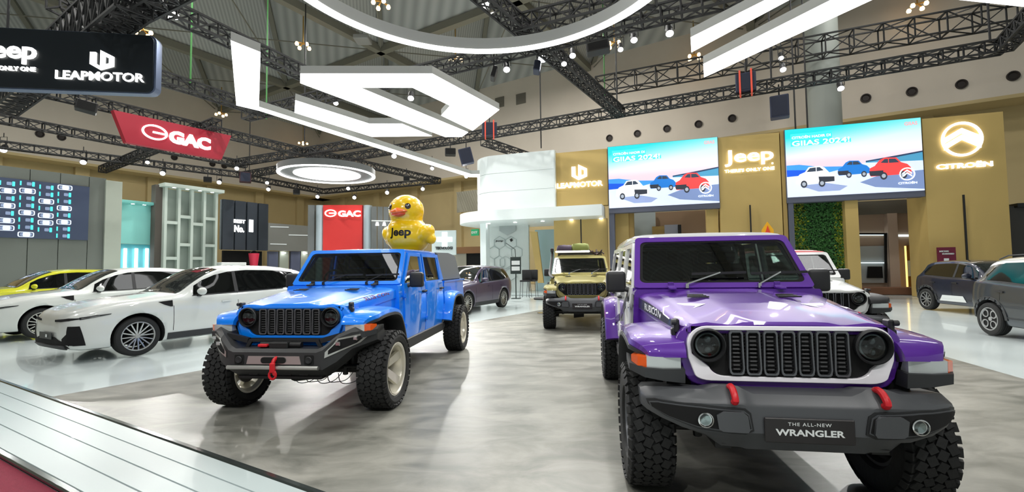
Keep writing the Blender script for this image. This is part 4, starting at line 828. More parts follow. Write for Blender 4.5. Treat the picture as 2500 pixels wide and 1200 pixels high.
# track lamps that light the gold walls
# warm clusters under the roof
for (x, y, w_) in ((350,80,'above the hanging Jeep sign'),(540,280,'right above the red banner'),(740,113,'above the large pointed light frame'),(740,350,'above the round hanging lamp'),(930,12,'at the top edge inside the ring'),(1112,145,'between the ring and the pointed frame'),(1500,110,'beside the flat dark box'),(1695,140,'left of the chevron bars'),(2240,18,'at the top edge left of the corner bar')):
    P = atz(x, y, 16.0); T = thing('warm_lamp_cluster', 'cluster of small warm ceiling lamps '+w_, 'ceiling lamp', P, random.random(), 'warm lamp clusters under the roof')
    mb = MB()
    for k in range(4): a = k*PI/2; mb.bar((0, 0, .2), (.42*math.cos(a), .42*math.sin(a), .1), .06)
    mb.cyl((0, 0, .2), (0, 0, 2.6), .04, n=6); mb.build('lamp_frame', mat('ochre_frame', (150,120,50), .6), T)
    for k in range(4): a = k*PI/2; mb = MB(); mb.lathe([(0, -.09), (.09, -.08), (.12, 0), (.08, .12), (0, .14)], 14, 'z', Matrix.Translation((.42*math.cos(a), .42*math.sin(a), 0))); mb.build('warm_bulb', WARMM, T)
# speakers and boxes hung from the trusses
NAVY = mat('navy_cabinet', (34,42,66), .6)
def hbox(x0, y0, x1, y1, D, m, label, tilt=0, straps=False, depth=.5, nm='speaker_cabinet', cat='speaker'):
    d = ray((x0+x1)/2, (y0+y1)/2); P = CC+d*(D/d.y); w_ = (x1-x0)/FPX*D; h_ = (y1-y0)/FPX*D
    T = thing(nm, label, cat, P, math.atan2(-P.x, P.y)); mb = MB(); mb.box((0, 0, 0), (w_*.97, depth, h_*.97), rotm(0, tilt, 0), .03); mb.build('cabinet', m, T)
    mb = MB(); mb.box((0, -depth/2-.004, 0), (w_*.80, .012, h_*.84), rotm(0, tilt, 0)); mb.build('front_grille', VOID if m is DARK else mat('navy_grille', (26,32,50), .8), T)
    mb = MB(); mb.cyl((0, 0, h_*.4), (0, 0, h_*.5+.5), .03, n=6); mb.build('hanging_bracket', BLACK, T)
    if straps:
        for s in (-.27, .27): mb = MB(); mb.box((w_*s, 0, 0), (.07, depth+.06, h_*1.28), None, .01); mb.build('ratchet_strap', mat('orange_strap', (232,82,60), .6), T)
hbox(1797, 180, 1844, 226, 18.8, NAVY, 'dark blue cabinet with two orange straps above the video walls', straps=True)
hbox(1882, 234, 1924, 290, 18.5, NAVY, 'plain dark blue cabinet hanging left of the right video wall')
hbox(1176, 300, 1214, 333, 24.5, NAVY, 'dark blue cabinet with two orange straps at the tip of the logo light', straps=True)
hbox(1122, 362, 1154, 402, 25, NAVY, 'tilted dark blue cabinet left of the white tower', tilt=-.25)
hbox(1086, 363, 1113, 380, 25, DARK, 'small dark cabinet beside the tilted blue one')
hbox(190, 248, 232, 274, 18.5, DARK, 'black cabinet under the hanging Jeep sign', tilt=.15)
hbox(1430, 102, 1489, 130, 15.0, DARK, 'flat black box hanging below the ladder of lights right of the ring', tilt=-.12, cat='box', nm='equipment_box')
hbox(586, 420, 612, 446, 31, mat('dark_maroon_box', (58,26,32), .6), 'dark maroon box at the truss corner right of the red banner', cat='box', nm='equipment_box')
hbox(498, 432, 516, 444, 31, DARK, 'tiny black box on the truss above the lattice tower', cat='box', nm='equipment_box')
hbox(716, 463, 732, 474, 31.5, DARK, 'tiny black box on the truss left of the red panel', cat='box', nm='equipment_box')
hbox(985, 430, 1000, 443, 28, DARK, 'tiny black box on the truss above the duck', cat='box', nm='equipment_box')
hbox(1200, 165, 1212, 195, 15.5, DARK, 'narrow black moving head lamp left of the bright spots', tilt=.3, cat='lamp', nm='moving_head_lamp')
hbox(1303, 152, 1320, 178, 15.6, NAVY, 'narrow blue moving head lamp left of the brightest spot', tilt=.2, cat='lamp', nm='moving_head_lamp')
# ================================================================== WHEELS  (axle along local y, outer face at +y)
def mud_tyre_mesh(R=.415, W=.285, rim=.225, N=36):
    mb = MB(); h = W/2
    prof = [(rim, -h*.75), (rim+.02, -h*.95), (lerp(rim, R, .5), -h*1.04), (R-.05, -h*1.0), (R-.018, -h*.86), (R-.012, 0), (R-.018, h*.86), (R-.05, h*1.0), (lerp(rim, R, .5), h*1.04), (rim+.02, h*.95), (rim, h*.75)]
    mb.lathe(prof, 48)
    rows = [(-.60, .34), (-.20, .34), (.20, .34), (.60, .34)]
    for k in range(N):
        for j, (yc, bw) in enumerate(rows):
            a = 2*PI*(k+(.5 if j % 2 else 0))/N
            M = Matrix.Rotation(-a, 4, 'Y') @ Matrix.Translation((0, yc*h, R-.008)) @ Matrix.Rotation(.45*(1 if j % 2 else -1), 4, 'Z')
            mb.box((0,0,0), (2*PI*R/N*.80, bw*h*1.08, .020), M, 0)
        for s in (-1, 1):   # shoulder lugs wrapping down the sidewall
            a = 2*PI*(k+(.25 if s > 0 else .75))/N
            M = Matrix.Rotation(-a, 4, 'Y') @ Matrix.Translation((0, s*h*.92, R-.026)) @ Matrix.Rotation(s*.5, 4, 'X')
            mb.box((0,0,0), (2*PI*R/N*(.72 if k % 2 else .6), .035, .04), M, 0)
    o = mb.build('tyre', RUBBER, None, 30); me = o.data; bpy.data.objects.remove(o); return me
def road_tyre_mesh(R=.36, W=.225, rim=.25):
    mb = MB(); h = W/2
    mb.lathe([(rim, -h*.8), (rim+.015, -h*.95), (lerp(rim, R, .55), -h*1.0), (R-.02, -h*.92), (R-.002, -h*.7), (R, -h*.4), (R-.008, -h*.38), (R-.008, -h*.32), (R, -h*.3), (R, -h*.04), (R-.008, -h*.03), (R-.008, h*.03), (R, h*.04), (R, h*.3), (R-.008, h*.32), (R-.008, h*.38), (R, h*.4), (R-.002, h*.7), (R-.02, h*.92), (lerp(rim, R, .55), h*1.0), (rim+.015, h*.95), (rim, h*.8)], 56)
    o = mb.build('tyre', RUBBER, None, 30); me = o.data; bpy.data.objects.remove(o); return me
def rim_mesh(kind, R, W, mats):
    """one mesh: 0 = face metal, 1 = dark barrel / gaps, 2 = accent"""
    mb = MB(); h = W/2
    mb.lathe([(R+.006, h*.82), (R+.004, h*.9), (R-.012, h*.9), (R-.02, h*.78), (R-.035, h*.4), (R-.045, -h*.6), (R-.02, -h*.85), (R+.004, -h*.85)], 48, mi=0 if kind in ('deep5', 'bare5') else 1)
    if kind not in ('deep5', 'bare5'): mb.lathe([(R+.006, h*.84), (R+.003, h*.93), (R-.014, h*.93), (R-.02, h*.8)], 48, mi=0)
    def spoke(a, r0, r1, w0, w1, y0, y1, t, mi=0, tw=0):
        M = Matrix.Rotation(a, 4, 'Y')
        mb.loft([[(-w0/2+0, y0, r0), (w0/2, y0, r0), (w0/2, y0-t, r0), (-w0/2, y0-t, r0)],
                 [(-(w0+w1)/4+tw*.5, (y0+y1)/2-.0, (r0+r1)/2), ((w0+w1)/4+tw*.5, (y0+y1)/2, (r0+r1)/2), ((w0+w1)/4+tw*.5, (y0+y1)/2-t, (r0+r1)/2), (-(w0+w1)/4+tw*.5, (y0+y1)/2-t, (r0+r1)/2)],
                 [(-w1/2+tw, y1, r1), (w1/2+tw, y1, r1), (w1/2+tw, y1-t*.8, r1), (-w1/2+tw, y1-t*.8, r1)]], True, True, M, mi)
    # brake disc
    if kind != 'deep5': mb.lathe([(.0, -h*.1), (R*.72, -h*.1), (R*.72, -h*.2), (0, -h*.2)], 32, mi=1)
    else: mb.lathe([(.0, -h*.45), (R*.6, -h*.45), (R*.6, -h*.55), (0, -h*.55)], 32, mi=1)
    if kind == 'deep5':
        for k in range(5): spoke(2*PI*k/5+.3, .05, R-.02, .085, .105, -h*.05, h*.62, .05)
        mb.lathe([(0, h*.05), (.045, h*.05), (.062, -h*.0), (.085, -h*.1), (.085, -h*.4)], 24, mi=0)
        mb.lathe([(R-.014, h*.93), (R-.03, h*.86), (R-.03, h*.7)], 48, mi=0)
    elif kind == 'rubi':      # chunky five pair spoke, dark with machined edges
        for k in range(5):
            a = 2*PI*k/5+.2
            spoke(a-.16, .05, R-.015, .05, .045, h*.35, h*.72, .05, 1); spoke(a+.16, .05, R-.015, .05, .045, h*.35, h*.72, .05, 1)
            spoke(a, R*.55, R-.012, .035, .10, h*.60, h*.78, .03, 0)
        mb.lathe([(0, h*.5), (.05, h*.5), (.06, h*.4), (.08, h*.2)], 24, mi=0)
    elif kind == 'multi':
        for k in range(8):
            a = 2*PI*k/8
            spoke(a-.03, .04, R-.01, .022, .020, h*.62, h*.84, .03, 0, -.045); spoke(a+.03, .04, R-.01, .022, .020, h*.62, h*.84, .03, 0, .045)
        mb.lathe([(0, h*.70), (.035, h*.70), (.045, h*.6), (.06, h*.3)], 24, mi=0)
    elif kind == 'petal':
        for k in range(4):
            M = Matrix.Rotation(2*PI*k/4+.12, 4, 'Y'); pr = []
            op = [(.085*math.cos(t)*(1.0+.18*math.sin(t)), R*.60+R*.33*math.sin(t)) for t in [2*PI*i/20 for i in range(20)]]
            ip = [(p[0]*.70, R*.60+(p[1]-R*.60)*.78) for p in op]
            ring(op, ip, h*.72, h*.84, mb, 'y', M, 0)
            mb.prism(ip, h*.3, h*.34, 'y', M, 1)
        mb.lathe([(0, h*.74), (.04, h*.74), (.05, h*.6)], 20, mi=0)
        mb.lathe([(R*.2, h*.68), (R-.02, h*.7), (R-.02, h*.6), (R*.2, h*.6)], 32, mi=1)
    elif kind == 'blade':
        for k in range(5):
            a = 2*PI*k/5; spoke(a-.05, .04, R-.01, .05, .035, h*.66, h*.84, .03, 0, -.05); spoke(a+.12, .05, R-.01, .03, .03, h*.66, h*.84, .03, 0, .06)
        mb.lathe([(0, h*.74), (.04, h*.74), (.05, h*.6)], 20, mi=0)
    o = mb.build('rim', mats, None, 30); me = o.data; bpy.data.objects.remove(o); return me
def put_wheels(parent, tyre, rim, spots, rimlabel=None):
    for (x, y, z) in spots:
        t = bpy.data.objects.new('tyre', tyre); COL.objects.link(t); t.parent = parent; t.location = (x, y, z)
        t.rotation_euler = (0, random.uniform(0, 1.2), 0 if y > 0 else PI)
        r = bpy.data.objects.new('rim', rim); COL.objects.link(r); r.parent = t
        if rimlabel: r['label'] = rimlabel
# ================================================================== BOXY OFF-ROADER (x forward from the front axle, y left, z up)
RX = -3.008
def jeep(name, label, pos, yaw, pnt, surround, bumper='stock', body='wagon', roofm=None, doorm=None, wheels=None, R=.415, track=.80, rearx=RX, decal=None, roofback=True, plate=True, flarem=None, wbX=None, Tyre=None, Rim=None, simple=False):
    T = thing(name, label, 'car', (pos[0], pos[1], 0), yaw)
    doorm = doorm or pnt; roofm = roofm or DARK; flarem = flarem or pnt
    lens_glass = glass('headlamp_glass', (215,225,225), .04)
    # ---- ladder frame, axles, springs
    mb = MB()
    for s in (-1, 1):
        mb.box((rearx/2, s*.42, .52), (-rearx+1.1, .09, .13))
        mb.cyl((.02, s*.50, R), (.02, s*.50, .82), .06, n=12); mb.cyl((rearx, s*.50, R), (rearx, s*.50, .8), .06, n=12)
        mb.cyl((.12, s*.46, R-.04), (.2, s*.52, .9), .03, n=8)
        mb.cyl((-.05, s*.4, R-.02), (-.9, s*.42, .5), .028, n=8)
    for ax in (0, rearx):
        mb.cyl((ax, -track+.08, R), (ax, track-.08, R), .05, n=12)
        mb.cyl((ax-.02, -.2, R), (ax-.02, .05, R), .16, .13, 14)
    mb.cyl((.16, -track+.15, R+.03), (.16, track-.15, R+.06), .02, n=8)
    mb.box((-.35, 0, .46), (.9, .5, .05)); mb.box((rearx+.6, 0, .55), (.9, .7, .2)); mb.cyl((-1.0, .1, .48), (rearx, .0, .45), .04, n=10)
    mb.build('chassis', DARK, T)
    # ---- wheels
    put_wheels(T, Tyre, Rim, [(0, track, R), (0, -track, R), (rearx, track, R), (rearx, -track, R)])
    # ---- engine bay sides and inner wings
    mb = MB()
    mb.loft([[(.36, -.56, .62), (.36, .56, .62), (.36, .60, 1.05), (.36, .57, 1.13), (.36, -.57, 1.13), (.36, -.60, 1.05)],
             [(-.70, -.66, .60), (-.70, .66, .60), (-.70, .72, 1.10), (-.70, .70, 1.24), (-.70, -.70, 1.24), (-.70, -.72, 1.10)]])
    mb.build('engine_bay_side', pnt, T)
    mb = MB()
    for s in (-1, 1):
        mb = MB(); mb.prism([(.34, .64), (.38, .84), (.30, 1.02), (-.30, 1.06), (-.52, .95), (-.60, .62)], s*.55, s*.70); mb.build('wheel_housing', VOID, T)
        ax_ = rearx; mb = MB(); mb.prism([(ax_+.52, .60), (ax_+.38, .95), (ax_+.2, 1.03), (ax_-.25, 1.03), (ax_-.42, .9), (ax_-.52, .62)], s*.62, s*.785); mb.build('wheel_housing', VOID, T)
    # ---- bonnet
    mb = MB(); secs = []
    for x, hw, zc, zs, dr in [(.437, .555, 1.166, 1.160, .006), (.425, .575, 1.182, 1.170, .03), (.36, .605, 1.198, 1.174, .10), (.15, .635, 1.232, 1.20, .12), (-.15, .665, 1.268, 1.235, .125), (-.45, .70, 1.305, 1.27, .13), (-.735, .735, 1.328, 1.295, .13)]:
        z0 = zs-dr
        half = [(0, zc), (hw*.30, zc), (hw*.42, zc-.004), (hw*.55, zc-.020), (hw*.80, zs+.008), (hw*.94, zs-.004), (hw*.99, zs-.026), (hw, zs-.05), (hw, z0)]
        full = [(x, -y, z) for y, z in half[::-1][:-1]]+[(x, y, z) for y, z in half]
        secs.append(full+[(x, half[-1][0]-.03, z0-.001), (x, -half[-1][0]+.03, z0-.001)])
    mb.loft(secs, True, True); hood = mb.build('bonnet', pnt, T, 28)
    hb = bvh_of(hood)
    # bonnet vents, hinges, washer nozzles, latches
    mb = MB()
    for s in (-1, 1):
        for k in range(3):
            x = -.28-k*.045; mb.box((x, s*.33, 1.292-(x+.3)*.11), (.022, .16-.02*k, .010), rotm(0,0,0))
    mb.build('bonnet_vent', BLACK, T)
    for s in (-1, 1):
        mb = MB(); mb.box((-.705, s*.44, 1.335), (.12, .055, .022), None, .006); mb.box((-.765, s*.44, 1.362), (.02, .05, .05), None, .004); mb.cyl((-.745, s*.44-.03, 1.345), (-.745, s*.44+.03, 1.345), .014, n=8)
        mb.build('bonnet_hinge', pnt if name != 'pickup_truck' else BLACK, T)
        mb = MB(); mb.box((.33, s*.625, 1.145), (.07, .035, .09), None, .008); mb.box((.335, s*.642, 1.10), (.045, .03, .06), None, .008); mb.cyl((.36, s*.63, 1.17), (.36, s*.66, 1.17), .018, n=8)
        mb.build('bonnet_latch', BLACK, T)
    # ---- grille shell
    X = .42
    outer = arc(.50, 1.06, .14, .105, 0, PI/2, 5)+arc(-.50, 1.06, .14, .105, PI/2, PI, 5)+[(-.622, .92)]+arc(-.47, .85, .12, .07, PI, 1.5*PI, 4)+arc(.47, .85, .12, .07, 1.5*PI, 2*PI, 4)+[(.622, .92)]
    mb = MB(); mb.prism(outer, X-.10, X-.004, 'x', None, 0, .014, 3)
    mb.loft([[(X-.10, -.52, .80), (X-.02, -.52, .80), (X-.02, .52, .80), (X-.10, .52, .80)], [(X-.10, -.50, .66), (X-.06, -.50, .66), (X-.06, .50, .66), (X-.10, .50, .66)]])
    mb.build('grille_shell', pnt, T)
    so = arc(.465, 1.045, .118, .112, 0, PI/2, 6)+arc(-.465, 1.045, .118, .112, PI/2, PI, 6)+[(-.578, .96)]+arc(-.445, .865, .10, .045, PI, 1.5*PI, 5)+arc(.445, .865, .10, .045, 1.5*PI, 2*PI, 5)+[(.578, .96)]
    si = arc(.462, 1.042, .098, .088, 0, PI/2, 6)+arc(-.462, 1.042, .098, .088, PI/2, PI, 6)+[(-.555, .985)]+arc(-.36, .925, .10, .075, PI*1.08, 1.5*PI, 5)+arc(.36, .925, .10, .075, 1.5*PI, 1.92*PI, 5)+[(.555, .985)]
    mb = MB(); ring(so, si, X-.01, X+.026, mb, 'x'); bmesh.ops.bevel(mb.bm, geom=[e for e in mb.bm.edges], offset=.004, segments=1, affect='EDGES') if not simple else None
    mb.build('grille_surround', surround, T, 40)
    # dark recess with horizontal mesh
    mb = MB(); mb.prism([(p[0]*.99, 1.02+(p[1]-1.02)*.99) for p in si], X+.0, X+.008, 'x')
    for k in range(13):
        z = .865+k*.021
        mb.box((X+.012, 0, z), (.014, .66, .006)); 
    for k in range(24):
        mb.box((X+.011, -.345+k*.03, .99), (.01, .004, .25))
    mb.build('grille_mesh', VOID, T)
    for k in range(7):
        yc = (k-3)*.0985; mb = MB()
        hw = .040
        def slot(w, b): return [(yc-w+.008, 1.128-b), (yc+w-.008, 1.128-b), (yc+w, 1.115-b), (yc+w+.0, 1.06), (yc+w+.004, .90), (yc+w, .872+b), (yc+w-.01, .862+b), (yc-w+.01, .862+b), (yc-w, .872+b), (yc-w-.004, .90), (yc-w, 1.06), (yc-w, 1.115-b)]
        ring(slot(hw, 0), slot(hw-.009, .009), X+.012, X+.036, mb, 'x')
        mb.build('grille_slot_frame', GUN, T, 40)
        if not simple:
            mb = MB()
            for j in range(10):
                z = .885+j*.0245; mb.loft([[(X+.016, yc-.03, z), (X+.028, yc-.018, z+.006), (X+.028, yc+.018, z+.006), (X+.016, yc+.03, z)], [(X+.016, yc-.03, z+.012), (X+.024, yc-.018, z+.015), (X+.024, yc+.018, z+.015), (X+.016, yc+.03, z+.012)]])
            mb.build('grille_slot_mesh', BLACK, T)
    # ---- headlamps
    for s in (-1, 1):
        cy, cz = s*.462, 1.042; Mh = Matrix.Translation((X+.018, cy, cz)) @ Matrix.Rotation(-PI/2, 4, 'Z')
        mb = MB(); mb.lathe([(.094, -.02), (.103, .02), (.103, .035), (.094, .042), (.088, .03), (.084, -.01), (.0, -.012)], 32, M=Mh)
        hl = mb.build('headlamp', BLACK, T)
        mb = MB(); mb.lathe([(.06, .0), (.074, .0), (.074, .018), (.066, .02), (.06, .012), (.06, .0)], 28, M=Mh)
        for (dy, dz, r) in ((0, .032, .026), (0, -.034, .024), (-.036, 0, .014), (.036, 0, .014)):
            mb.lathe([(r, .004), (r, .018), (r*.7, .008), (0, .004)], 14, M=Mh @ Matrix.Translation((dy, 0, dz)))
        mb.build('reflector', DKCHROME, hl)
        mb = MB(); mb.lathe([(0, .036), (.03, .034), (.06, .028), (.080, .018), (.084, .010)], 28, M=Mh)
        mb.build('lens', lens_glass, hl)
    # ---- windscreen frame
    Bx, Bz, Bh = -.80, 1.325, .755; Tx, Tz, Th = -1.18, 1.80, .69
    def wf(t, v): return (lerp(Bx, Tx, v), t*lerp(Bh, Th, v), lerp(Bz, Tz, v))
    def wpoly(a, b, side, r, dx):   # rounded frame outline in (y across, v up) mapped on the raked plane
        pts = rrect(-1, 1, a, b, r, 4); out = []
        for (t, v) in pts:
            hw = lerp(Bh, Th, v)-side; out.append((lerp(Bx, Tx, v)+dx*.78, t*hw, lerp(Bz, Tz, v)+dx*.62))
        return out
    mb = MB(); o1, i1 = wpoly(0, 1, 0, .06, .02), wpoly(.09, .905, .05, .08, .02); o0, i0 = wpoly(0, 1, 0, .06, -.035), wpoly(.09, .905, .05, .08, -.035)
    mb.loft([o1, o0, i0, i1], True, False, None, 0, True); mb.build('windscreen_frame', pnt, T, 30)
    mb = MB(); a_, b_ = wpoly(.08, .915, .045, .08, .012), wpoly(.13, .88, .075, .09, .012); mb.loft([a_, b_, wpoly(.13, .88, .075, .09, .008), wpoly(.08, .915, .045, .08, .008)], True, False, None, 0, True)
    mb.build('glass_border', VOID, T)
    mb = MB(); g = wpoly(.09, .905, .05, .08, .010); mb.add(g, [tuple(range(len(g)))]); wsg = mb.build('windscreen', WSG, T)
    # cowl
    mb = MB(); mb.loft([[(-.735, -.735, 1.20), (-.735, .735, 1.20), (-.735, .73, 1.318), (-.735, -.73, 1.318)], [(-.84, -.765, 1.20), (-.84, .765, 1.20), (-.84, .76, 1.335), (-.84, -.76, 1.335)]])
    mb.build('cowl', pnt, T)
    # wipers
    for yb, yt in ((-.30, .12), (.42, .0) if False else (.30, .62)):
        mb = MB(); p0 = (-.775, -yb if False else yb, 1.35); 
        e = wf(0, .24); e2 = wf(0, .16)
        mb.cyl((-.77, yb, 1.335), (-.77, yb, 1.375), .018, n=8)
        mb.bar((-.765, yb, 1.372), (e[0]+.05, yt-.12, e[2]+.03), .016, .012); mb.build('wiper_arm', BLACK if name == 'pickup_truck' else CHROME, T)
        mb = MB(); mb.bar((e[0]+.045, yt-.36, e[2]+.018), (e[0]+.045, yt+.10, e[2]+.028), .014, .022); mb.build('wiper_blade', BLACK, T)
    # ---- lower body (tub), doors as proud panels
    re = {'wagon': rearx-.74, 'pickup': -2.93}[body]
    mb = MB(); secs = []
    for x in (-.70, -1.2, -2.0, -2.6, re+.03, re):
        k = 1.0 if x > re+.01 else .97
        half = [(.60, .56), (.735*k, .58), (.765*k, .66), (.778*k, .90), (.775*k, 1.15), (.762*k, 1.30), (.745*k, 1.325)]
        secs.append([(x, -y, z) for y, z in half]+[(x, y, z) for y, z in half[::-1]])
    mb.loft(secs); tub = mb.build('body_tub', pnt, T, 30)
    d1 = [(-.86, -1.80), (-1.83, -2.66 if body == 'wagon' else -2.78)]
    def side(z): return interp([(.56,.755), (.66,.768), (.90,.782), (1.15,.779), (1.30,.766), (1.34,.758), (1.60,.720), (1.765,.694)], z)
    for s in (-1, 1):
        for di, (xa, xb) in enumerate(d1):
            # door skin with hem
            rear_cut = (di == 1 and body == 'wagon')
            zs = [.60, .66, .90, 1.15, 1.30, 1.335]
            outl = [(xa, z) for z in zs]
            skin = []
            for z in zs:
                xr = xb
                if rear_cut: xr = interp([(.55, xb+.34), (.85, xb+.16), (1.05, xb-.0), (1.4, xb-.02)], z)
                skin.append([(xa, s*(side(z)-.01), z), (xa, s*(side(z)+.012), z), (xa-.012, s*(side(z)+.018), z), (xr+.012, s*(side(z)+.018), z), (xr, s*(side(z)+.012), z), (xr, s*(side(z)-.01), z)])
            mb = MB(); mb.loft(skin, True, True)
            # window frame of the door
            zt = 1.765
            def pt(x, z, o=0.0): return (x, s*(side(z)+o), z)
            fa = xa-.03 if di else lerp(Bx, Tx, .0)-.10
            fr_o = [(fa if di else xa-.02, 1.335), (xb, 1.335), (xb, zt), ((xa-.02) if di else Tx-.08, zt)]
            if rear_cut: fr_o = [(xa-.02, 1.335), (xb-.02, 1.335), (xb+.06, zt), (xa-.02, zt)]
            cx = sum(p[0] for p in fr_o)/4; cz = sum(p[1] for p in fr_o)/4
            fr_i = [(fr_o[0][0]-.055, 1.345), (fr_o[1][0]+.055, 1.345), (fr_o[2][0]+.055, zt-.045), (fr_o[3][0]-.055, zt-.045)]
            def dens(L): 
                o = []
                for i in range(4):
                    a, b = L[i], L[(i+1) % 4]; o += [(lerp(a[0], b[0], t/6), lerp(a[1], b[1], t/6)) for t in range(6)]
                return o
            O, I = dens(fr_o), dens(fr_i)
            mb.loft([[pt(x, z, .010) for x, z in O], [pt(x, z, -.03) for x, z in O], [pt(x, z, -.03) for x, z in I], [pt(x, z, .010) for x, z in I]], True, False, None, 0, True)
            dr = mb.build('door', doorm, T, 30)
            mb = MB(); gi = [pt(x, z, -.008) for x, z in I]; mb.add(gi, [tuple(range(len(gi)))]); mb.build('door_window', glass('cabin_glass', (95,105,102), .08), dr)
            hx = xb+.12; mb = MB(); mb.box((hx, s*(side(1.2)+.045), 1.20), (.15, .022, .028), None, .006); mb.cyl((hx-.06, s*(side(1.2)+.01), 1.2), (hx-.06, s*(side(1.2)+.045), 1.2), .018, n=8); mb.cyl((hx+.06, s*(side(1.2)+.01), 1.2), (hx+.06, s*(side(1.2)+.045), 1.2), .014, n=8)
            mb.build('door_handle', BLACK if name != 'offroad_wagon' else BLACK, dr)
            for hz in (.78, 1.18):
                mb = MB(); mb.box((xa+.01, s*(side(hz)+.024), hz), (.10, .018, .035), None, .004); mb.cyl((xa+.015, s*(side(hz)+.034), hz-.03), (xa+.015, s*(side(hz)+.034), hz+.03), .012, n=8); mb.build('door_hinge', doorm, dr)
    # rocker rail / side step
    for s in (-1, 1):
        mb = MB(); mb.prism([(-.62, .52), (-.66, .60), (rearx+.62, .60), (rearx+.58, .52), (rearx+.7, .46), (-.7, .46)], s*.66, s*.80, 'y', None, 0, .012)
        mb.build('rock_rail', BLACK, T)
    # ---- roof
    if body == 'wagon':
        rs = -3.68; st = [(-1.19, .62, 1.812, 1.80), (-1.21, .675, 1.850, 1.81), (-1.5, .69, 1.872, 1.81), (-2.4, .69, 1.885, 1.81), (-3.4, .68, 1.88, 1.81), (rs, .66, 1.845, 1.79), (rs-.04, .60, 1.82, 1.79)]
    else:
        rs = -2.80; st = [(-1.18, .60, 1.80, 1.795), (-1.22, .675, 1.82, 1.80), (-1.5, .69, 1.838, 1.80), (-2.4, .69, 1.85, 1.80), (-2.70, .68, 1.845, 1.80), (-2.78, .66, 1.82, 1.79)]
    mb = MB(); secs = []
    for x, hw, zc, zs in st:
        half = [(0, zc), (hw*.5, zc-.003), (hw*.82, zc-.010), (hw*.95, zc-.024), (hw, zs-.0), (hw, zs-.035)]
        secs.append([(x, -y, z) for y, z in half[::-1][:-1]]+[(x, y, z) for y, z in half])
    mb.loft(secs); mb.build('roof', roofm, T, 35)
    # greenhouse rear part
    if body == 'wagon':
        for s in (-1, 1):
            O = [(-2.70, 1.335), (re+.02, 1.335), (rs+.02, 1.775), (-2.64, 1.775)]; I = [(-2.80, 1.38), (re+.13, 1.38), (rs+.12, 1.72), (-2.76, 1.72)]
            def dn(L): return [(lerp(L[i][0], L[(i+1) % 4][0], t/5), lerp(L[i][1], L[(i+1) % 4][1], t/5)) for i in range(4) for t in range(5)]
            O, I = dn(O), dn(I); mb = MB()
            mb.loft([[(x, s*(side(z)+.012), z) for x, z in O], [(x, s*(side(z)-.03), z) for x, z in O], [(x, s*(side(z)-.03), z) for x, z in I], [(x, s*(side(z)+.012), z) for x, z in I]], True, False, None, 0, True)
            q = mb.build('quarter_panel', roofm if name == 'offroad_wagon' else roofm, T, 30)
            mb = MB(); mb.add([(x, s*(side(z)-.005), z) for x, z in I], [tuple(range(len(I)))]); mb.build('quarter_window', TINT, q)
        mb = MB(); mb.prism([(-.66, 1.33), (.66, 1.33), (.62, 1.79), (-.62, 1.79)], re+.0, re+.02, 'x'); mb.build('tailgate_window', TINT, T)
    else:
        mb = MB(); mb.loft([[(-2.90, -.74, 1.32), (-2.90, .74, 1.32), (-2.74, .66, 1.79), (-2.74, -.66, 1.79)], [(-2.93, -.74, 1.32), (-2.93, .74, 1.32), (-2.77, .66, 1.79), (-2.77, -.66, 1.79)]]); mb.build('cab_back_panel', pnt, T)
        for s in (-1, 1):
            mb = MB(); mb.loft([[(-2.70, s*.765, 1.335), (-2.94, s*.765, 1.335), (-2.94, s*.72, 1.335), (-2.70, s*.72, 1.335)], [(-2.64, s*.695, 1.775), (-2.79, s*.695, 1.775), (-2.79, s*.65, 1.775), (-2.64, s*.65, 1.775)]]); mb.build('rear_pillar', pnt, T)
    # ---- cabin: dash, wheel, seats
    mb = MB(); mb.loft([[(-.86, -.70, 1.20), (-.86, .70, 1.20), (-.86, .68, 1.36), (-.86, -.68, 1.36)], [(-1.15, -.72, 1.20), (-1.15, .72, 1.20), (-1.12, .70, 1.385), (-1.12, -.70, 1.385)]]); mb.build('dashboard', VOID, T)
    mb = MB(); mb.tube([(-1.25+.06*math.sin(t), -.36+.18*math.cos(t), 1.36+.17*math.sin(t)) for t in [2*PI*i/24 for i in range(24)]], .014, 8, 0, True); mb.bar((-1.24, -.53, 1.36), (-1.24, -.19, 1.36), .03, .02); mb.bar((-1.24, -.36, 1.36), (-1.26, -.36, 1.20), .03, .02); mb.build('steering_wheel', BLACK, T)
    for xx in (-1.75, -2.45):
        for s in (-1, 1):
            mb = MB(); mb.loft([[(xx, s*.36-.22, 1.25), (xx, s*.36+.22, 1.25), (xx-.11, s*.36+.22, 1.25), (xx-.11, s*.36-.22, 1.25)], [(xx-.10, s*.36-.19, 1.55), (xx-.10, s*.36+.19, 1.55), (xx-.18, s*.36+.17, 1.55), (xx-.18, s*.36-.17, 1.55)]])
            mb.box((xx-.16, s*.36, 1.63), (.08, .22, .13), None, .02); mb.build('seat', BLACK, T)
    mb = MB()
    for s in (-1, 1): mb.tube([(-2.02, s*.62, 1.3), (-2.02, s*.58, 1.74), (-2.02, s*.5, 1.77)], .03, 8); 
    mb.tube([(-2.02, -.5, 1.77), (-2.02, .5, 1.77)], .03, 8); mb.box((-1.19, .0, 1.69), (.02, .22, .06), None, .01); mb.build('roll_bar', VOID, T)
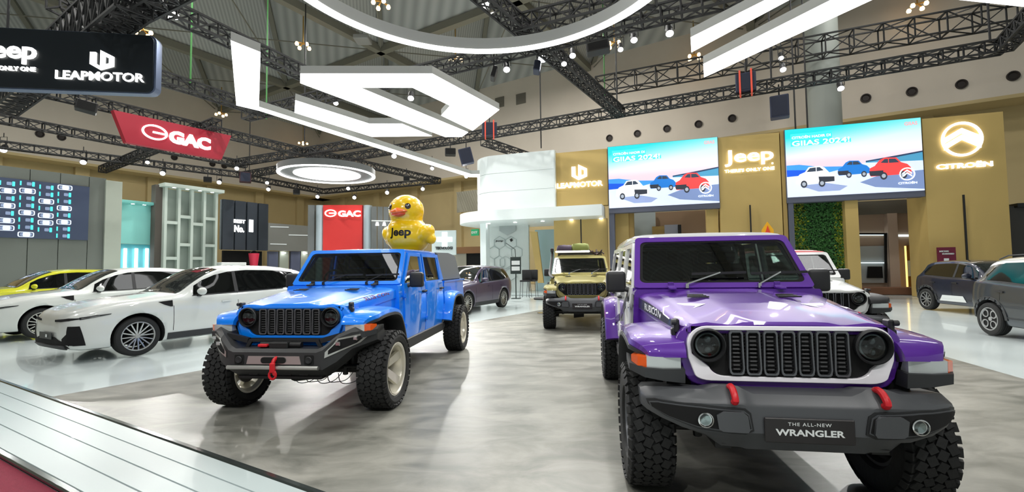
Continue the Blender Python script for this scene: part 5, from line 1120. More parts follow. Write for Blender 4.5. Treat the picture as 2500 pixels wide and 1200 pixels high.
    # ---- flares
    def flare(cx, front):
        for s in (-1, 1):
            if front: path = [(.485, .965), (.475, 1.005), (.42, 1.05), (.30, 1.08), (.05, 1.10), (-.22, 1.095), (-.40, 1.04), (-.50, .93), (-.58, .78), (-.64, .64)]
            else: path = [(cx+.66, .64), (cx+.58, .80), (cx+.48, .95), (cx+.36, 1.06), (cx+.18, 1.105), (cx-.15, 1.105), (cx-.34, 1.06), (cx-.46, .95), (cx-.54, .80), (cx-.58, .66)]
            path = chaikin(path, 1); mb = MB(); mt = MB(); secs = []; sect = []
            yi = .60 if front else .74
            for i, (x, z) in enumerate(path):
                a, b = path[max(0, i-1)], path[min(len(path)-1, i+1)]; dx, dz = b[0]-a[0], b[1]-a[1]; L = math.hypot(dx, dz); nx, nz = -dz/L, dx/L
                if nz < 0 and abs(nz) > .2 or (abs(nz) <= .2 and nx*(x-cx) < 0): nx, nz = -nx, -nz
                if front and x > .44: nx, nz = abs(nx), nz
                yo = .925 if front else .93
                if front: yo -= .10*max(0, (x-.34)/.15)
                P = lambda y, h: (x+nx*h, s*y, z+nz*h)
                secs.append([P(yi, -.03), P(yi, .02), P(lerp(yi, yo, .5), .012), P(yo-.05, -.002), P(yo-.012, -.018), P(yo, -.05), P(yo-.005, -.062), P(yo-.05, -.055)])
                sect.append([P(yi, -.06), P(yi, -.028), P(yo-.05, -.056), P(yo+.004, -.060), P(yo+.006, -.085), P(yo-.03, -.10)])
            mb.loft(secs); fl = mb.build('wheel_arch_flare', flarem, T, 35)
            mt.loft(sect); mt.build('flare_trim', TRIM, fl, 35)
            if front:
                mb = MB(); mb.loft([[(0.475, s*.63, 0.897), (0.475, s*.63, 0.967), (0.435, s*.63, 0.977), (0.405, s*.63, 0.892)], [(0.490, s*.74, 0.897), (0.493, s*.74, 0.969), (0.435, s*.74, 0.977), (0.405, s*.74, 0.892)], [(0.470, s*.835, 0.900), (0.473, s*.835, 0.967), (0.415, s*.835, 0.977), (0.385, s*.835, 0.892)]]); lp = mb.build('turn_signal', LENS, fl, 30)
                mb = MB(); mb.loft([[(0.471, s*.835, 0.900), (0.474, s*.835, 0.967), (0.395, s*.82, 0.972), (0.385, s*.82, 0.897)], [(0.435, s*.885, 0.902), (0.437, s*.885, 0.964), (0.365, s*.87, 0.972), (0.345, s*.87, 0.897)], [(0.345, s*.915, 0.907), (0.345, s*.915, 0.957), (0.305, s*.89, 0.962), (0.305, s*.89, 0.907)]]); mb.build('side_marker', ORANGE, lp, 30)
                mb = MB(); mb.loft([[(0.490, s*.61, 0.812), (0.500, s*.61, 0.897), (0.245, s*.61, 0.912), (0.245, s*.61, 0.812)], [(0.505, s*.74, 0.827), (0.515, s*.74, 0.898), (0.245, s*.74, 0.912), (0.245, s*.74, 0.842)], [(0.485, s*.85, 0.842), (0.490, s*.85, 0.900), (0.245, s*.85, 0.912), (0.245, s*.85, 0.862)], [(0.365, s*.93, 0.862), (0.365, s*.93, 0.907), (0.195, s*.93, 0.942), (0.195, s*.93, 0.892)]]); mb.build('flare_lower_trim', TRIM, fl, 30)
    flare(0, True); flare(rearx, False)
    # ---- mirrors
    for s in (-1, 1):
        mb = MB(); mb.tube([(-1.0, s*.75, 1.30), (-1.03, s*.82, 1.32), (-1.05, s*.88, 1.34)], [.028, .025, .03], 8)
        mb.box((-1.05, s*.895, 1.385), (.11, .185, .20), None, .03, 0, 3); mi_ = mb.build('door_mirror', BLACK, T, 40)
        mb = MB(); mb.box((-1.05, s*.895, 1.465), (.095, .155, .05), None, .02, 0, 2); mb.build('mirror_cap', BUMP, mi_, 40)
    # ---- front bumper
    if bumper == 'stock':
        mb = MB(); secs = []
        #        y     xtopback ztop  xf1   z1    xf2   z2    xbot  zbot
        P = [(0, .40, .785, .60, .788, .655, .735, .66, .575, .60, .475), (.26, .40, .785, .60, .788, .655, .735, .66, .575, .60, .475), (.31, .42, .79, .60, .812, .668, .74, .665, .575, .60, .475), (.34, .42, .80, .59, .828, .672, .755, .668, .58, .59, .48), (.44, .42, .80, .58, .828, .668, .755, .664, .57, .58, .48), (.52, .42, .785, .57, .800, .652, .75, .648, .57, .56, .53), (.66, .36, .78, .53, .792, .608, .74, .603, .595, .50, .575), (.77, .30, .772, .47, .785, .555, .735, .548, .63, .44, .61), (.84, .24, .755, .40, .768, .49, .72, .482, .655, .38, .64), (.868, .22, .735, .36, .748, .43, .71, .425, .67, .34, .66)]
        full = [(-p[0],)+p[1:] for p in P[::-1][:-1]]+P
        for p in full:
            y = p[0]; secs.append([(p[1], y, p[2]), (p[3], y, p[4]), (p[5]-.012, y, p[6]+.012), (p[5], y, p[6]-.01), (p[7], y, p[8]+.01), (p[7]-.015, y, p[8]-.012), (p[9], y, p[10]), (p[9]-.2, y, p[10])])
        mb.loft(secs); bp = mb.build('front_bumper', BUMP, T, 28); bb = bvh_of(bp)
        # centre upper bar and recess
        for s in (-1, 1):
            O_ = [(.285, .60), (.30, .70), (.33, .725), (.56, .732), (.80, .728), (.845, .712), (.835, .685), (.74, .635), (.58, .59), (.33, .578)]
            patch(bb, [(s*a, b) for a, b in O_], 'x+', 'pocket_frame', BLACK, bp, .003, .04, .006)
            c_ = (.56, .66); I_ = [(c_[0]+(a-c_[0])*.955, c_[1]+(b-c_[1])*.84) for a, b in O_]; I2 = [(c_[0]+(a-c_[0])*.93, c_[1]+(b-c_[1])*.74) for a, b in O_]
            patch(bb, [(s*a, b) for a, b in I_], 'x+', 'pocket_rim', BUMP, bp, .009, .03, .006)
            patch(bb, [(s*a, b) for a, b in I2], 'x+', 'fog_lamp_pocket', VOID, bp, .013, .03, .006)
            patch(bb, [(s*a, b) for a, b in [(.315, .612), (.325, .69), (.345, .708), (.45, .708), (.485, .685), (.475, .61), (.455, .598), (.325, .596)]], 'x+', 'pocket_step', BUMP, bp, .018, .04, .026)
            hit = bb.ray_cast(Vector((3, s*.545, .655)), Vector((-1, 0, 0)))[0]; fx = hit.x
            mb = MB(); mb.lathe([(.036, -.02), (.043, .022), (.043, .030), (.037, .032), (.034, .02), (0, .016)], 24, M=Matrix.Translation((fx+.012, s*.545, .655)) @ Matrix.Rotation(-PI/2, 4, 'Z')); fg = mb.build('fog_lamp', CHROME, bp)
            mb = MB(); mb.lathe([(0, .027), (.02, .026), (.031, .022)], 18, M=Matrix.Translation((fx+.012, s*.545, .655)) @ Matrix.Rotation(-PI/2, 4, 'Z')); mb.build('lens', lens_glass, fg)
            mb = MB(); mb.tube(chaikin([(.57, s*.385, .80), (.60, s*.385, .832), (.645, s*.385, .826), (.684, s*.385, .79), (.690, s*.385, .765), (.66, s*.385, .755)], 1), .019, 10); mb.build('tow_hook', RED, T)
        mb = MB(); mb.box((.56, 0, .888), (.10, .44, .012)); 
        # skid valance
        mb.sub(Matrix.Identity(4)); mb.bm.clear()
        mb.loft([[(.57, -.50, .54), (.57, .50, .54), (.40, .50, .56), (.40, -.50, .56)], [(.60, -.44, .50), (.60, .44, .50), (.40, .44, .46), (.40, -.44, .46)], [(.50, -.40, .44), (.50, .40, .44), (.38, .38, .43), (.38, -.38, .43)]]); mb.build('skid_plate', DARK, T)
        if plate:
            pl = MB(); pl.box((.667, 0, .610), (.014, .46, .135), None, .004); pp = pl.build('name_plate', mat('plate_black', (30,26,27), .35), T)
            M = basis((.676, 0, 0), (0,1,0), (-1,0,0), (0,0,1))
            place(textmesh('THE ALL-NEW', .018, 1.15, .0, .001, 1.2), M @ Matrix.Translation((0, 0, .648))).build('plate_lettering', WHITE, pp)
            place(textmesh('WRANGLER', .036, 1.34, .028, .0012, 1.0), M @ Matrix.Translation((0, 0, .602))).build('plate_lettering', WHITE, pp)
    else:
        mb = MB(); P = [(0, .44, .745, .66, .75, .70, .72, .70, .56, .60, .47), (.44, .44, .745, .66, .75, .70, .72, .70, .56, .60, .47), (.50, .44, .77, .65, .78, .69, .74, .69, .55, .58, .48), (.62, .40, .875, .60, .885, .645, .85, .64, .62, .52, .58), (.74, .34, .935, .50, .945, .55, .90, .54, .735, .42, .70), (.93, .22, .945, .32, .95, .37, .91, .36, .80, .26, .77)]
        full = [(-p[0],)+p[1:] for p in P[::-1][:-1]]+P
        mb.loft([[(p[1], p[0], p[2]), (p[3], p[0], p[4]), (p[5], p[0], p[6]), (p[7], p[0], p[8]), (p[9], p[0], p[10]), (p[9]-.15, p[0], p[10])] for p in full]); bp = mb.build('front_bumper', mat('steel_bumper', (52,53,54), .45, .3), T, 25); bb = bvh_of(bp)
        mb = MB(); mb.prism([(-.29, .605), (-.27, .685), (.27, .685), (.29, .605)], .70, .708, 'x'); mb.build('winch_plate', SILVER, bp)
        mb = MB(); mb.prism(rrect(-.13, .13, .615, .675, .028, 4), .706, .718, 'x'); mb.build('fairlead', VOID, bp)
        mb = MB(); mb.cyl((.725, -.48, .575), (.725, .48, .575), .021, n=12); mb.bar((.68, -.3, .575), (.725, -.3, .575), .03); mb.bar((.68, .3, .575), (.725, .3, .575), .03); mb.build('bumper_rail', SILVER, bp)
        for s in (-1, 1):
            mb = MB(); mb.prism(rrect(s*.37-.05, s*.37+.05, .60, .695, .012, 3), .698, .704, 'x'); mb.build('light_opening', VOID, bp)
            mb = MB(); mb.lathe([(.03, -.01), (.036, .008), (.03, .014), (0, .006)], 18, M=Matrix.Translation((.705, s*.37, .648)) @ Matrix.Rotation(-PI/2, 4, 'Z')); mb.build('cube_light', BLACK, bp)
            po = [(.52, .665), (.525, .72), (.60, .80), (.63, .85), (.85, .885), (.855, .845), (.80, .79)]
            patch(bb, [(s*a, b) for a, b in po], 'x+', 'light_surround', SILVER, bp, .006, .05, .008)
            c0 = (sum(a for a, b in po)/7, sum(b for a, b in po)/7)
            patch(bb, [(s*(c0[0]+(a-c0[0])*.80), c0[1]+(b-c0[1])*.74) for a, b in po], 'x+', 'light_pocket', VOID, bp, .012, .05, .006)
            for (yy, zz) in ((.64, .80), (.77, .84)):
                h_ = bb.ray_cast(Vector((3, s*yy, zz)), Vector((-1, 0, 0)))[0]
                mb = MB(); mb.box((h_.x+.016, s*yy, zz), (.03, .05, .042), Matrix.Identity(4), .006); mb.build('cube_light', CHROME, bp)
        mb = MB(); mb.prism([(-.42, .75), (-.38, .825), (.38, .825), (.42, .75), (.38, .75), (.35, .80), (-.35, .80), (-.38, .75)], .52, .55, 'x'); mb.prism([(-.40, .83), (.40, .83), (.40, .79), (-.40, .79)], .47, .49, 'x')
        mb.bar((.52, .40, .81), (.54, .62, .87), .05); mb.bar((.52, -.40, .81), (.54, -.62, .87), .05); mb.build('bumper_hoop', BLACK, bp)
        mb = MB(); mb.box((.58, .0, .775), (.12, .20, .07), None, .01); mb.cyl((.58, -.22, .775), (.58, .22, .775), .03, n=12); mb.build('winch', DARK, bp)
        mb = MB(); mb.box((.62, -.17, .775), (.05, .10, .03), None, .008); mb.build('winch_shackle', RED, bp)
        mb = MB(); mb.tube(chaikin([(.70, .03, .67), (.735, .02, .65), (.75, .02, .60), (.75, .03, .55), (.74, .04, .51)], 1), .019, 10); mb.box((.755, .02, .58), (.03, .055, .10), None, .01); mb.tube([(.75, .02+.035*math.cos(t), .51+.04*math.sin(t)) for t in [2*PI*i/14 for i in range(14)]], .012, 6, 0, True); mb.build('winch_hook', RED, bp)
        mb = MB(); mb.box((.50, 0, .455), (.22, .9, .04), None, .01)
        for k in range(4): mb.box((.60, -.27+k*.18, .49), (.05, .09, .02))
        mb.build('skid_plate', DARK, T)
        mb = MB(); random.seed(5)
        for k in range(5):
            y0 = .05+.12*k; mb.tube(chaikin([(.42, y0, .46), (.45, y0+.03, .37), (.43, y0+.10, .35+.02*(k % 2)), (.40, y0+.2, .38), (.38, y0+.26, .46)], 2), .0045, 5)
        mb.build('loose_cable', DARK, T)
    return T, dict(hood=hb, tub=tub)
tyre_mud = mud_tyre_mesh(.412, .275, .225)
tyre_wide = mud_tyre_mesh(.422, .30, .285)
rim_rubi = rim_mesh('rubi', .225, .24, [GUN, DARK])
rim_deep = rim_mesh('deep5', .287, .30, [mat('cream_alloy', (222,218,204), .3, .45), mat('cast_dark', (60,58,54), .5, .5)])
# ================================================================== SMOOTH-BODIED CARS (x forward from the front axle)
CARS = {
 'crossover': dict(wb=2.825, ctrl=dict(   # long smooth nose, sloping screen, roof falling late
   hw=[(.95,.50),(.93,.66),(.86,.78),(.66,.88),(.35,.93),(0,.95),(-.6,.945),(-3.1,.945),(-3.45,.92),(-3.68,.86),(-3.80,.74),(-3.82,.66)],
   zl=[(.95,.34),(.90,.24),(.7,.20),(-3.3,.20),(-3.6,.27),(-3.82,.40)],
   zt=[(.95,.74),(.93,.80),(.85,.86),(.6,.95),(.2,1.03),(-.3,1.085),(-.62,1.12),(-.72,1.15),(-1.0,1.35),(-1.35,1.555),(-1.6,1.635),(-2.1,1.675),(-2.8,1.66),(-3.35,1.60),(-3.6,1.53),(-3.74,1.30),(-3.80,1.05),(-3.82,.95)],
   zs=[(.95,.66),(.93,.70),(.85,.76),(.6,.84),(.2,.93),(-.3,.985),(-.7,1.01),(-1.5,1.035),(-3.0,1.08),(-3.5,1.10),(-3.75,1.02),(-3.82,.90)],
   rw=[(.95,.40),(.85,.62),(.6,.74),(0,.80),(-.6,.80),(-.85,.755),(-1.35,.69),(-2.0,.665),(-3.2,.64),(-3.6,.62),(-3.8,.60)],
   rd=[(.95,.03),(0,.045),(-.6,.05),(-1.0,.06),(-3.6,.07),(-3.8,.10)])),
 'hatch': dict(wb=2.60, ctrl=dict(        # short upright hatchback
   hw=[(.80,.56),(.78,.70),(.70,.80),(.5,.86),(.2,.88),(-.6,.885),(-2.7,.885),(-3.0,.87),(-3.16,.80),(-3.22,.68)],
   zl=[(.80,.36),(.74,.26),(.5,.22),(-2.8,.22),(-3.1,.30),(-3.22,.42)],
   zt=[(.80,.84),(.78,.90),(.66,.98),(.3,1.04),(-.2,1.09),(-.45,1.13),(-.75,1.33),(-1.05,1.50),(-1.3,1.565),(-1.8,1.60),(-2.5,1.59),(-2.85,1.53),(-3.0,1.36),(-3.16,1.08),(-3.22,.95)],
   zs=[(.80,.76),(.7,.84),(.4,.92),(-.1,.97),(-.6,1.0),(-2.0,1.04),(-2.7,1.09),(-3.0,1.08),(-3.22,.90)],
   rw=[(.80,.46),(.6,.66),(.2,.74),(-.4,.75),(-.7,.71),(-1.2,.64),(-2.0,.62),(-2.7,.60),(-3.0,.60),(-3.22,.56)],
   rd=[(.80,.03),(0,.05),(-.5,.05),(-1.0,.06),(-3.2,.07)])),
}
def carbody(kind, L=1.0, H=1.0, W=1.0):
    c = CARS[kind]['ctrl']; g = {k: [(x*L, v*(H if k in ('zt','zs','rd') else (W if k in ('hw','rw') else 1))) for x, v in t] for k, t in c.items()}
    xs0 = max(p[0] for p in g['hw']); xs1 = min(p[0] for p in g['hw']); N = 64; secs = []
    for i in range(N+1):
        t = i/N; x = lerp(xs0, xs1, .5-.5*math.cos(PI*t)*.55-.45*(.5-t)*1.0) if False else lerp(xs0, xs1, t*.4+.6*(.5-.5*math.cos(PI*t)))
        hw, zl, zt, zs, rw, rd = [interp(g[k], x) for k in ('hw', 'zl', 'zt', 'zs', 'rw', 'rd')]
        rw = min(rw, hw-.03); zr = zt-rd; ms = lerp(zl, zs, .55)
        half = [(0, zl), (hw-.30, zl), (hw-.07, zl+.01), (hw-.025, zl+.09), (hw-.012, lerp(zl, zs, .32)), (hw, ms), (hw-.012, lerp(zl, zs, .82)), (hw-.035, zs-.01), (hw-.055, zs+.015), (lerp(hw-.06, rw, .5), lerp(zs+.02, zr, .5)), (rw+.012, zr-.02), (rw-.02, zr+.012), (rw-.09, zr+.030), (rw*.5, zt-.008), (0, zt)]
        half = chaikin(half, 1)
        secs.append([(x, -y, z) for y, z in half]+[(x, y, z) for y, z in half[1:-1][::-1]])
    mb = MB(); mb.loft(secs); return mb
def suv(name, label, pos, yaw, pnt, kind='crossover', L=1.0, H=1.0, W=1.0, R=.36, rim=None, tyre=None, track=.80, face=None, roofm=None, cladding=False, glassm=None, plate=False, fvent=False, mirror=None, side_panel=None, rails=False, taill=True):
    T = thing(name, label, 'car', (pos[0], pos[1], 0), yaw); wb = CARS[kind]['wb']*L; glassm = glassm or TINT
    o = carbody(kind, L, H, W).build('body', [pnt, VOID], T, 38)
    o.parent = None
    cut = MB()
    for x in (0, -wb):
        for s in (-1, 1): cut.lathe([(0, 0), (R+.055, 0), (R+.055, .40), (0, .40)], 40, 'y', Matrix.Translation((x, s*1.05 if s < 0 else .65, R+.01)), 0)
    co = cut.build('cut', [VOID], None)
    bmesh_close = bmesh.new(); bmesh_close.from_mesh(co.data); bmesh.ops.remove_doubles(bmesh_close, verts=bmesh_close.verts, dist=1e-5); bmesh.ops.recalc_face_normals(bmesh_close, faces=bmesh_close.faces); bmesh_close.to_mesh(co.data); bmesh_close.free()
    co.data.materials.clear(); co.data.materials.append(pnt); co.data.materials.append(VOID)
    for p in co.data.polygons: p.material_index = 1
    md = o.modifiers.new('b', 'BOOLEAN'); md.operation = 'DIFFERENCE'; md.object = co; md.solver = 'EXACT'; md.material_mode = 'INDEX'
    dg = bpy.context.evaluated_depsgraph_get(); dg.update(); me = bpy.data.meshes.new_from_object(o.evaluated_get(dg)); o.modifiers.clear(); o.data = me
    bpy.data.objects.remove(co); o.parent = T
    if roofm:
        o.data.materials.append(roofm); ri_ = len(o.data.materials)-1; gg = lambda k, x: interp([(a*L, b*H) for a, b in CARS[kind]['ctrl'][k]], x)
        for p in o.data.polygons:
            c_ = p.center
            if c_.z > gg('zt', c_.x)-gg('rd', c_.x)-.05 and (-3.35 if kind == 'crossover' else -2.88)*L < c_.x < (-1.45 if kind == 'crossover' else -1.05)*L: p.material_index = ri_
    bv = bvh_of(o)
    put_wheels(T, tyre, rim, [(0, track, R), (0, -track, R), (-wb, track, R), (-wb, -track, R)])
    ctrl = CARS[kind]['ctrl']
    zs = lambda x: interp([(a*L, b*H) for a, b in ctrl['zs']], x); zt = lambda x: interp([(a*L, b*H) for a, b in ctrl['zt']], x); rd = lambda x: interp([(a*L, b*H) for a, b in ctrl['rd']], x)
    hwf = lambda x: interp([(a*L, b*W) for a, b in ctrl['hw']], x); rwf = lambda x: interp([(a*L, b*W) for a, b in ctrl['rw']], x)
    cross = kind == 'crossover'
    # side glass outline in (x, z)
    if cross: top = [-.98, -1.15, -1.4, -1.7, -2.1, -2.6, -3.0, -3.25]; end = [(-3.46, 1.36), (-3.50, 1.27), (-3.38, 1.18)]; b0 = -.92
    else: top = [-.78, -.95, -1.15, -1.5, -2.0, -2.45]; end = [(-2.72, 1.36), (-2.78, 1.22), (-2.70, 1.13)]; b0 = -.70
    tp = [(x*L, zt(x*L)-rd(x*L)-.055*(1 if i > 1 else .6)) for i, x in enumerate(top)]
    bt = [(x*L, zs(x*L)+.045) for x in [b0]+([-1.4, -2.2, -2.9] if cross else [-1.2, -1.8, -2.4])]
    poly = tp+[(x*L, z*H) for x, z in end]+bt[::-1]
    for s in ('y+', 'y-'):
        patch(bv, poly, s, 'side_window', glassm, T, .007, .06, .004)
        patch(bv, [(bt[0][0]+.03, bt[0][1]-.022)]+[(x, z-.022) for x, z in bt[1:]]+[(x, z-.004) for x, z in bt[::-1]], s, 'window_trim', BLACK if not side_panel else BLACK, T, .004, .2, .004)
        for px in ([-1.78] if cross else [-1.52]):
            patch(bv, [(px*L+.03, zs(px*L)+.05), (px*L-.05, zs(px*L)+.05), (px*L-.06, zt(px*L)-rd(px*L)-.06), (px*L+.01, zt(px*L)-rd(px*L)-.06)], s, 'door_pillar', BLACK, T, .011, .1, .004)
        # sill, door seams
        patch(bv, [(-R-.10, .235), (-wb+R+.10, .235), (-wb+R+.10, .36 if not cladding else .42), (-R-.10, .36 if not cladding else .42)], s, 'sill_cladding', TRIM, T, .010, .1, .006)
        for sx in ((-.55*L, -1.80*L, -2.72*L) if cross else (-.50*L, -1.55*L, -2.30*L)):
            patch(bv, [(sx, .40), (sx-.009, .40), (sx-.009, zs(sx)+.02), (sx, zs(sx)+.02)], s, 'door_seam', VOID, T, .0015, .15, .002)
        for hx in ((-1.45*L, -2.5*L) if cross else (-1.35*L, -2.2*L)):
            patch(bv, [(hx, .885*H), (hx-.19, .895*H), (hx-.19, .925*H), (hx, .915*H)], s, 'door_handle', pnt if cross else BLACK, T, .018, .1, .02)
        if fvent: patch(bv, [(-.30, .965), (-.535, .985), (-.535, .865), (-.50, .865), (-.40, .905)], s, 'fender_vent', VOID, T, .006, .1, .01)
        if cladding:
            for cx in (0, -wb):
                ro, ri = R+.12, R+.056; A = [PI*i/14 for i in range(15)]
                pl = [(cx+ro*math.cos(a), R+.01+ro*math.sin(a)) for a in A]+[(cx+ri*math.cos(a), R+.01+ri*math.sin(a)) for a in A[::-1]]
                patch(bv, [p for p in pl], s, 'arch_cladding', TRIM, T, .008, .12, .012)
        if side_panel: patch(bv, side_panel, s, 'side_decal', WHITE, T, .012, .2, .003)
    # windscreen
    if cross: xa, xb = -.66, -1.50
    else: xa, xb = -.44, -1.12
    xs_ = [lerp(xa, xb, i/6)*L for i in range(7)]
    poly = [(x, rwf(x)-.05) for x in xs_]+[(x, -rwf(x)+.05) for x in xs_[::-1]]
    patch(bv, poly, 'z+', 'windscreen', glassm if glassm is not TINT else mat('screen_glass', (30,34,33), .03, 0, 1.0, spec=.8), T, .008, .06, .004)
    xr = ([-1.56, -3.30] if cross else [-1.2, -2.75])
    if roofm: patch(bv, [(x*L, sg*(rwf(x*L)+.0)) for x in [lerp(xr[0], xr[1]*1.0, i/6) for i in range(7)] for sg in (1,)]+[(x*L, -(rwf(x*L)+.0)) for x in [lerp(xr[1], xr[0], i/6) for i in range(7)]], 'z+', 'roof_panel', roofm, T, .012, .12, .010)
    if rails:
        for s in (-1, 1):
            mb = MB(); mb.tube([(x*L, s*(rwf(x*L)-.06), zt(x*L)+.0+(.035 if 0 < i < 6 else -.01)) for i, x in enumerate([lerp(xr[0]-.1, xr[1], j/6) for j in range(7)])], .014, 6); mb.build('roof_rail', mirror or BLACK, T)
    # rear screen + lamps
    xe = min(p[0] for p in ctrl['hw'])*L
    patch(bv, [(-.55*W, 1.14*H), (.55*W, 1.14*H), (.50*W, 1.44*H), (-.50*W, 1.44*H)], 'x-', 'rear_window', TINT, T, .004, .1, .004)
    # mirrors
    for s in (-1, 1):
        mx = (-1.02 if cross else -.86)*L; my = s*(hwf(mx)+.02); mb = MB()
        mb.loft([[(mx+.03, my-s*.09, zs(mx)+.0), (mx-.05, my-s*.09, zs(mx)+.0), (mx-.05, my-s*.09, zs(mx)+.05), (mx+.03, my-s*.09, zs(mx)+.05)], [(mx+.04, my+s*.03, zs(mx)+.05), (mx-.04, my+s*.03, zs(mx)+.05), (mx-.04, my+s*.03, zs(mx)+.08), (mx+.04, my+s*.03, zs(mx)+.08)]]); st = mb.build('mirror_arm', BLACK, T)
        mb = MB(); bmesh.ops.create_uvsphere(mb.bm, u_segments=16, v_segments=10, radius=1)
        for v in mb.bm.verts: v.co = Vector((v.co.x*(.095 if v.co.x > 0 else .045)+mx, v.co.y*.125+my+s*.075, v.co.z*.075+zs(mx)+.115))
        mb.build('door_mirror', mirror or pnt, T)
    if face: face(T, bv, pnt)
    # antenna fin
    return T
def face_crossover(T, bv, pnt):
    for s in (1, -1):
        ax = 'x+'
        patch(bv, [(s*.30, .700), (s*.50, .705), (s*.70, .725), (s*.80, .745), (s*.80, .765), (s*.66, .765), (s*.50, .748), (s*.30, .735)], ax, 'headlamp', VOID, T, .005, .05, .006)
        hy = 'y+' if s > 0 else 'y-'
        patch(bv, [(.80, .735), (.42, .80), (.40, .815), (.60, .80), (.80, .775)], hy, 'headlamp', mat('smoked_lens', (40,42,44), .1, .2, 1.0), T, .006, .05, .006)
        patch(bv, [(.78, .750), (.56, .783), (.56, .790), (.78, .765)], hy, 'daylight_lamp', CHROME, T, .012, .05, .004)
        patch(bv, [(s*.56, .33), (s*.56, .42), (s*.68, .50), (s*.69, .63), (s*.80, .63), (s*.80, .30)], ax, 'air_intake', VOID, T, .006, .04, .006)
        patch(bv, [(.90, .30), (.90, .63), (.80, .63), (.72, .30)], hy, 'air_intake', VOID, T, .004, .05, .006)
        patch(bv, [(s*.0, .25), (s*.0, .44), (s*.30, .44), (s*.60, .36), (s*.70, .26)], ax, 'lower_grille', VOID, T, .006, .05, .006)
    patch(bv, [(-.62, .235), (.62, .235), (.60, .30), (-.60, .30)], 'x+', 'lower_lip', TRIM, T, .02, .08, .02)
    pl = patch(bv, [(-.26, .40), (.26, .40), (.26, .51), (-.26, .51)], 'x+', 'number_plate', mat('plate_dark', (40,44,46), .4), T, .03, .1, .01)
    patch(bv, [(.03, .43), (.10, .43), (.10, .48), (.03, .48)], 'x+', 'plate_mark', WHITE, T, .042, .1, .004)
def face_hatch(T, bv, pnt):
    for s in (1, -1):
        patch(bv, [(s*.30, .80), (s*.66, .82), (s*.70, .86), (s*.30, .84)], 'x+', 'headlamp', LENS, T, .006, .05, .006)
        patch(bv, [(s*.42, .50), (s*.70, .50), (s*.70, .64), (s*.42, .60)], 'x+', 'air_intake', VOID, T, .006, .05, .006)
    patch(bv, [(-.42, .36), (.42, .36), (.42, .58), (-.42, .58)], 'x+', 'lower_grille', VOID, T, .008, .06, .006)
tyre_road = road_tyre_mesh(.36, .235, .262)
tyre_small = road_tyre_mesh(.34, .215, .235)
rim_multi = rim_mesh('multi', .262, .235, [SILVER, VOID])
rim_petal = rim_mesh('petal', .235, .215, [mat('petal_alloy', (176,178,180), .3, .6), VOID])
rim_blade = rim_mesh('blade', .235, .215, [mat('dull_alloy', (140,142,144), .35, .6), VOID])
# ================================================================== THE CARS
PURPLE = paint('purple_pearl', (82,30,142), .2, .3); BLUE = paint('bright_blue_paint', (0,126,240), .15, .25)
OLIVE = paint('khaki_olive_paint', (142,134,74), .1, .35); WCAR = paint('white_car_paint', (208,212,208), .0, .25)
YEL = paint('lime_yellow_paint', (206,206,20), .1, .3); NAV = paint('deep_navy_paint', (8,18,42), .3, .3); GRA = paint('graphite_paint', (46,52,58), .4, .3); AUB = paint('aubergine_grey_paint', (74,64,88), .3, .3)
WROOF = paint('white_roof_paint', (222,224,222), 0, .35)
tyre_olive = tyre_mud; 
PJ, info = jeep('offroad_wagon', 'purple boxy off-roader with white grille ring and white roof, nearest car', (1.73, 3.20), -1.7189, PURPLE, paint('pearl_white', (246,243,248), .0, .3), roofm=WROOF, doorm=WROOF, Tyre=tyre_mud, Rim=rim_rubi)
# hood side decal with lettering
hb = info['hood']
for s in (1, -1):
    ax = 'y-' if s < 0 else 'y+'
    DEC = mat('decal_black', (24,26,40), .3, coat=.5)
    dc = patch(hb, [(.30, 1.115), (-.68, 1.17), (-.68, 1.255), (-.30, 1.225), (.28, 1.155)], ax, 'bonnet_decal', DEC, PJ, .003, .08, .002)
    tm = textmesh('RUBICON', .055, 1.35, .02, .001, 1.0); M = Matrix.Translation((-.26, 0, 1.185)) @ Matrix.Rotation(PI if s > 0 else 0, 4, 'Z')
    for v in tm.bm.verts:
        z_ = v.co.z; v.co = Vector((v.co.x*(1 if s < 0 else -1)-.26, 0, z_+1.187-(v.co.x*(1 if s < 0 else -1))*.055))
    bmesh.ops.remove_doubles(tm.bm, verts=tm.bm.verts, dist=1e-4)
    cutgrid(tm.bm, [0], .05)
    for v in tm.bm.verts:
        h_ = hb.ray_cast(Vector((v.co.x, s*3, min(v.co.z, 1.29))), Vector((0, -s, 0)))[0]
        v.co.y = (h_.y if h_ else s*.70)+s*.006
    tm.build('decal_lettering', WHITE, dc)
    o_ = patch(hb, [(.02, 1.185), (-.10, 1.225), (-.18, 1.248), (-.10, 1.25), (.10, 1.205), (.16, 1.165)], ax, 'decal_swoosh', WHITE, dc, .006, .08, .002)
tb = bvh_of(info['tub'])
for s, ax in ((1, 'y+'), (-1, 'y-')):
    patch(tb, [(-.86, .70), (-.72, .70), (-.72, 1.28), (-.86, 1.28)], ax, 'cowl_wrap', DEC, PJ, .004, .2, .003)
    mb = MB(); mb.prism([(-.88, 1.30), (-1.7, 1.02), (-1.7, .96), (-.88, 1.22)], s*.802, s*.806); mb.prism([(-1.84, 1.0), (-2.6, .86), (-2.6, .80), (-1.84, .92)], s*.802, s*.806); mb.build('door_wrap_stripe', DEC, PJ)
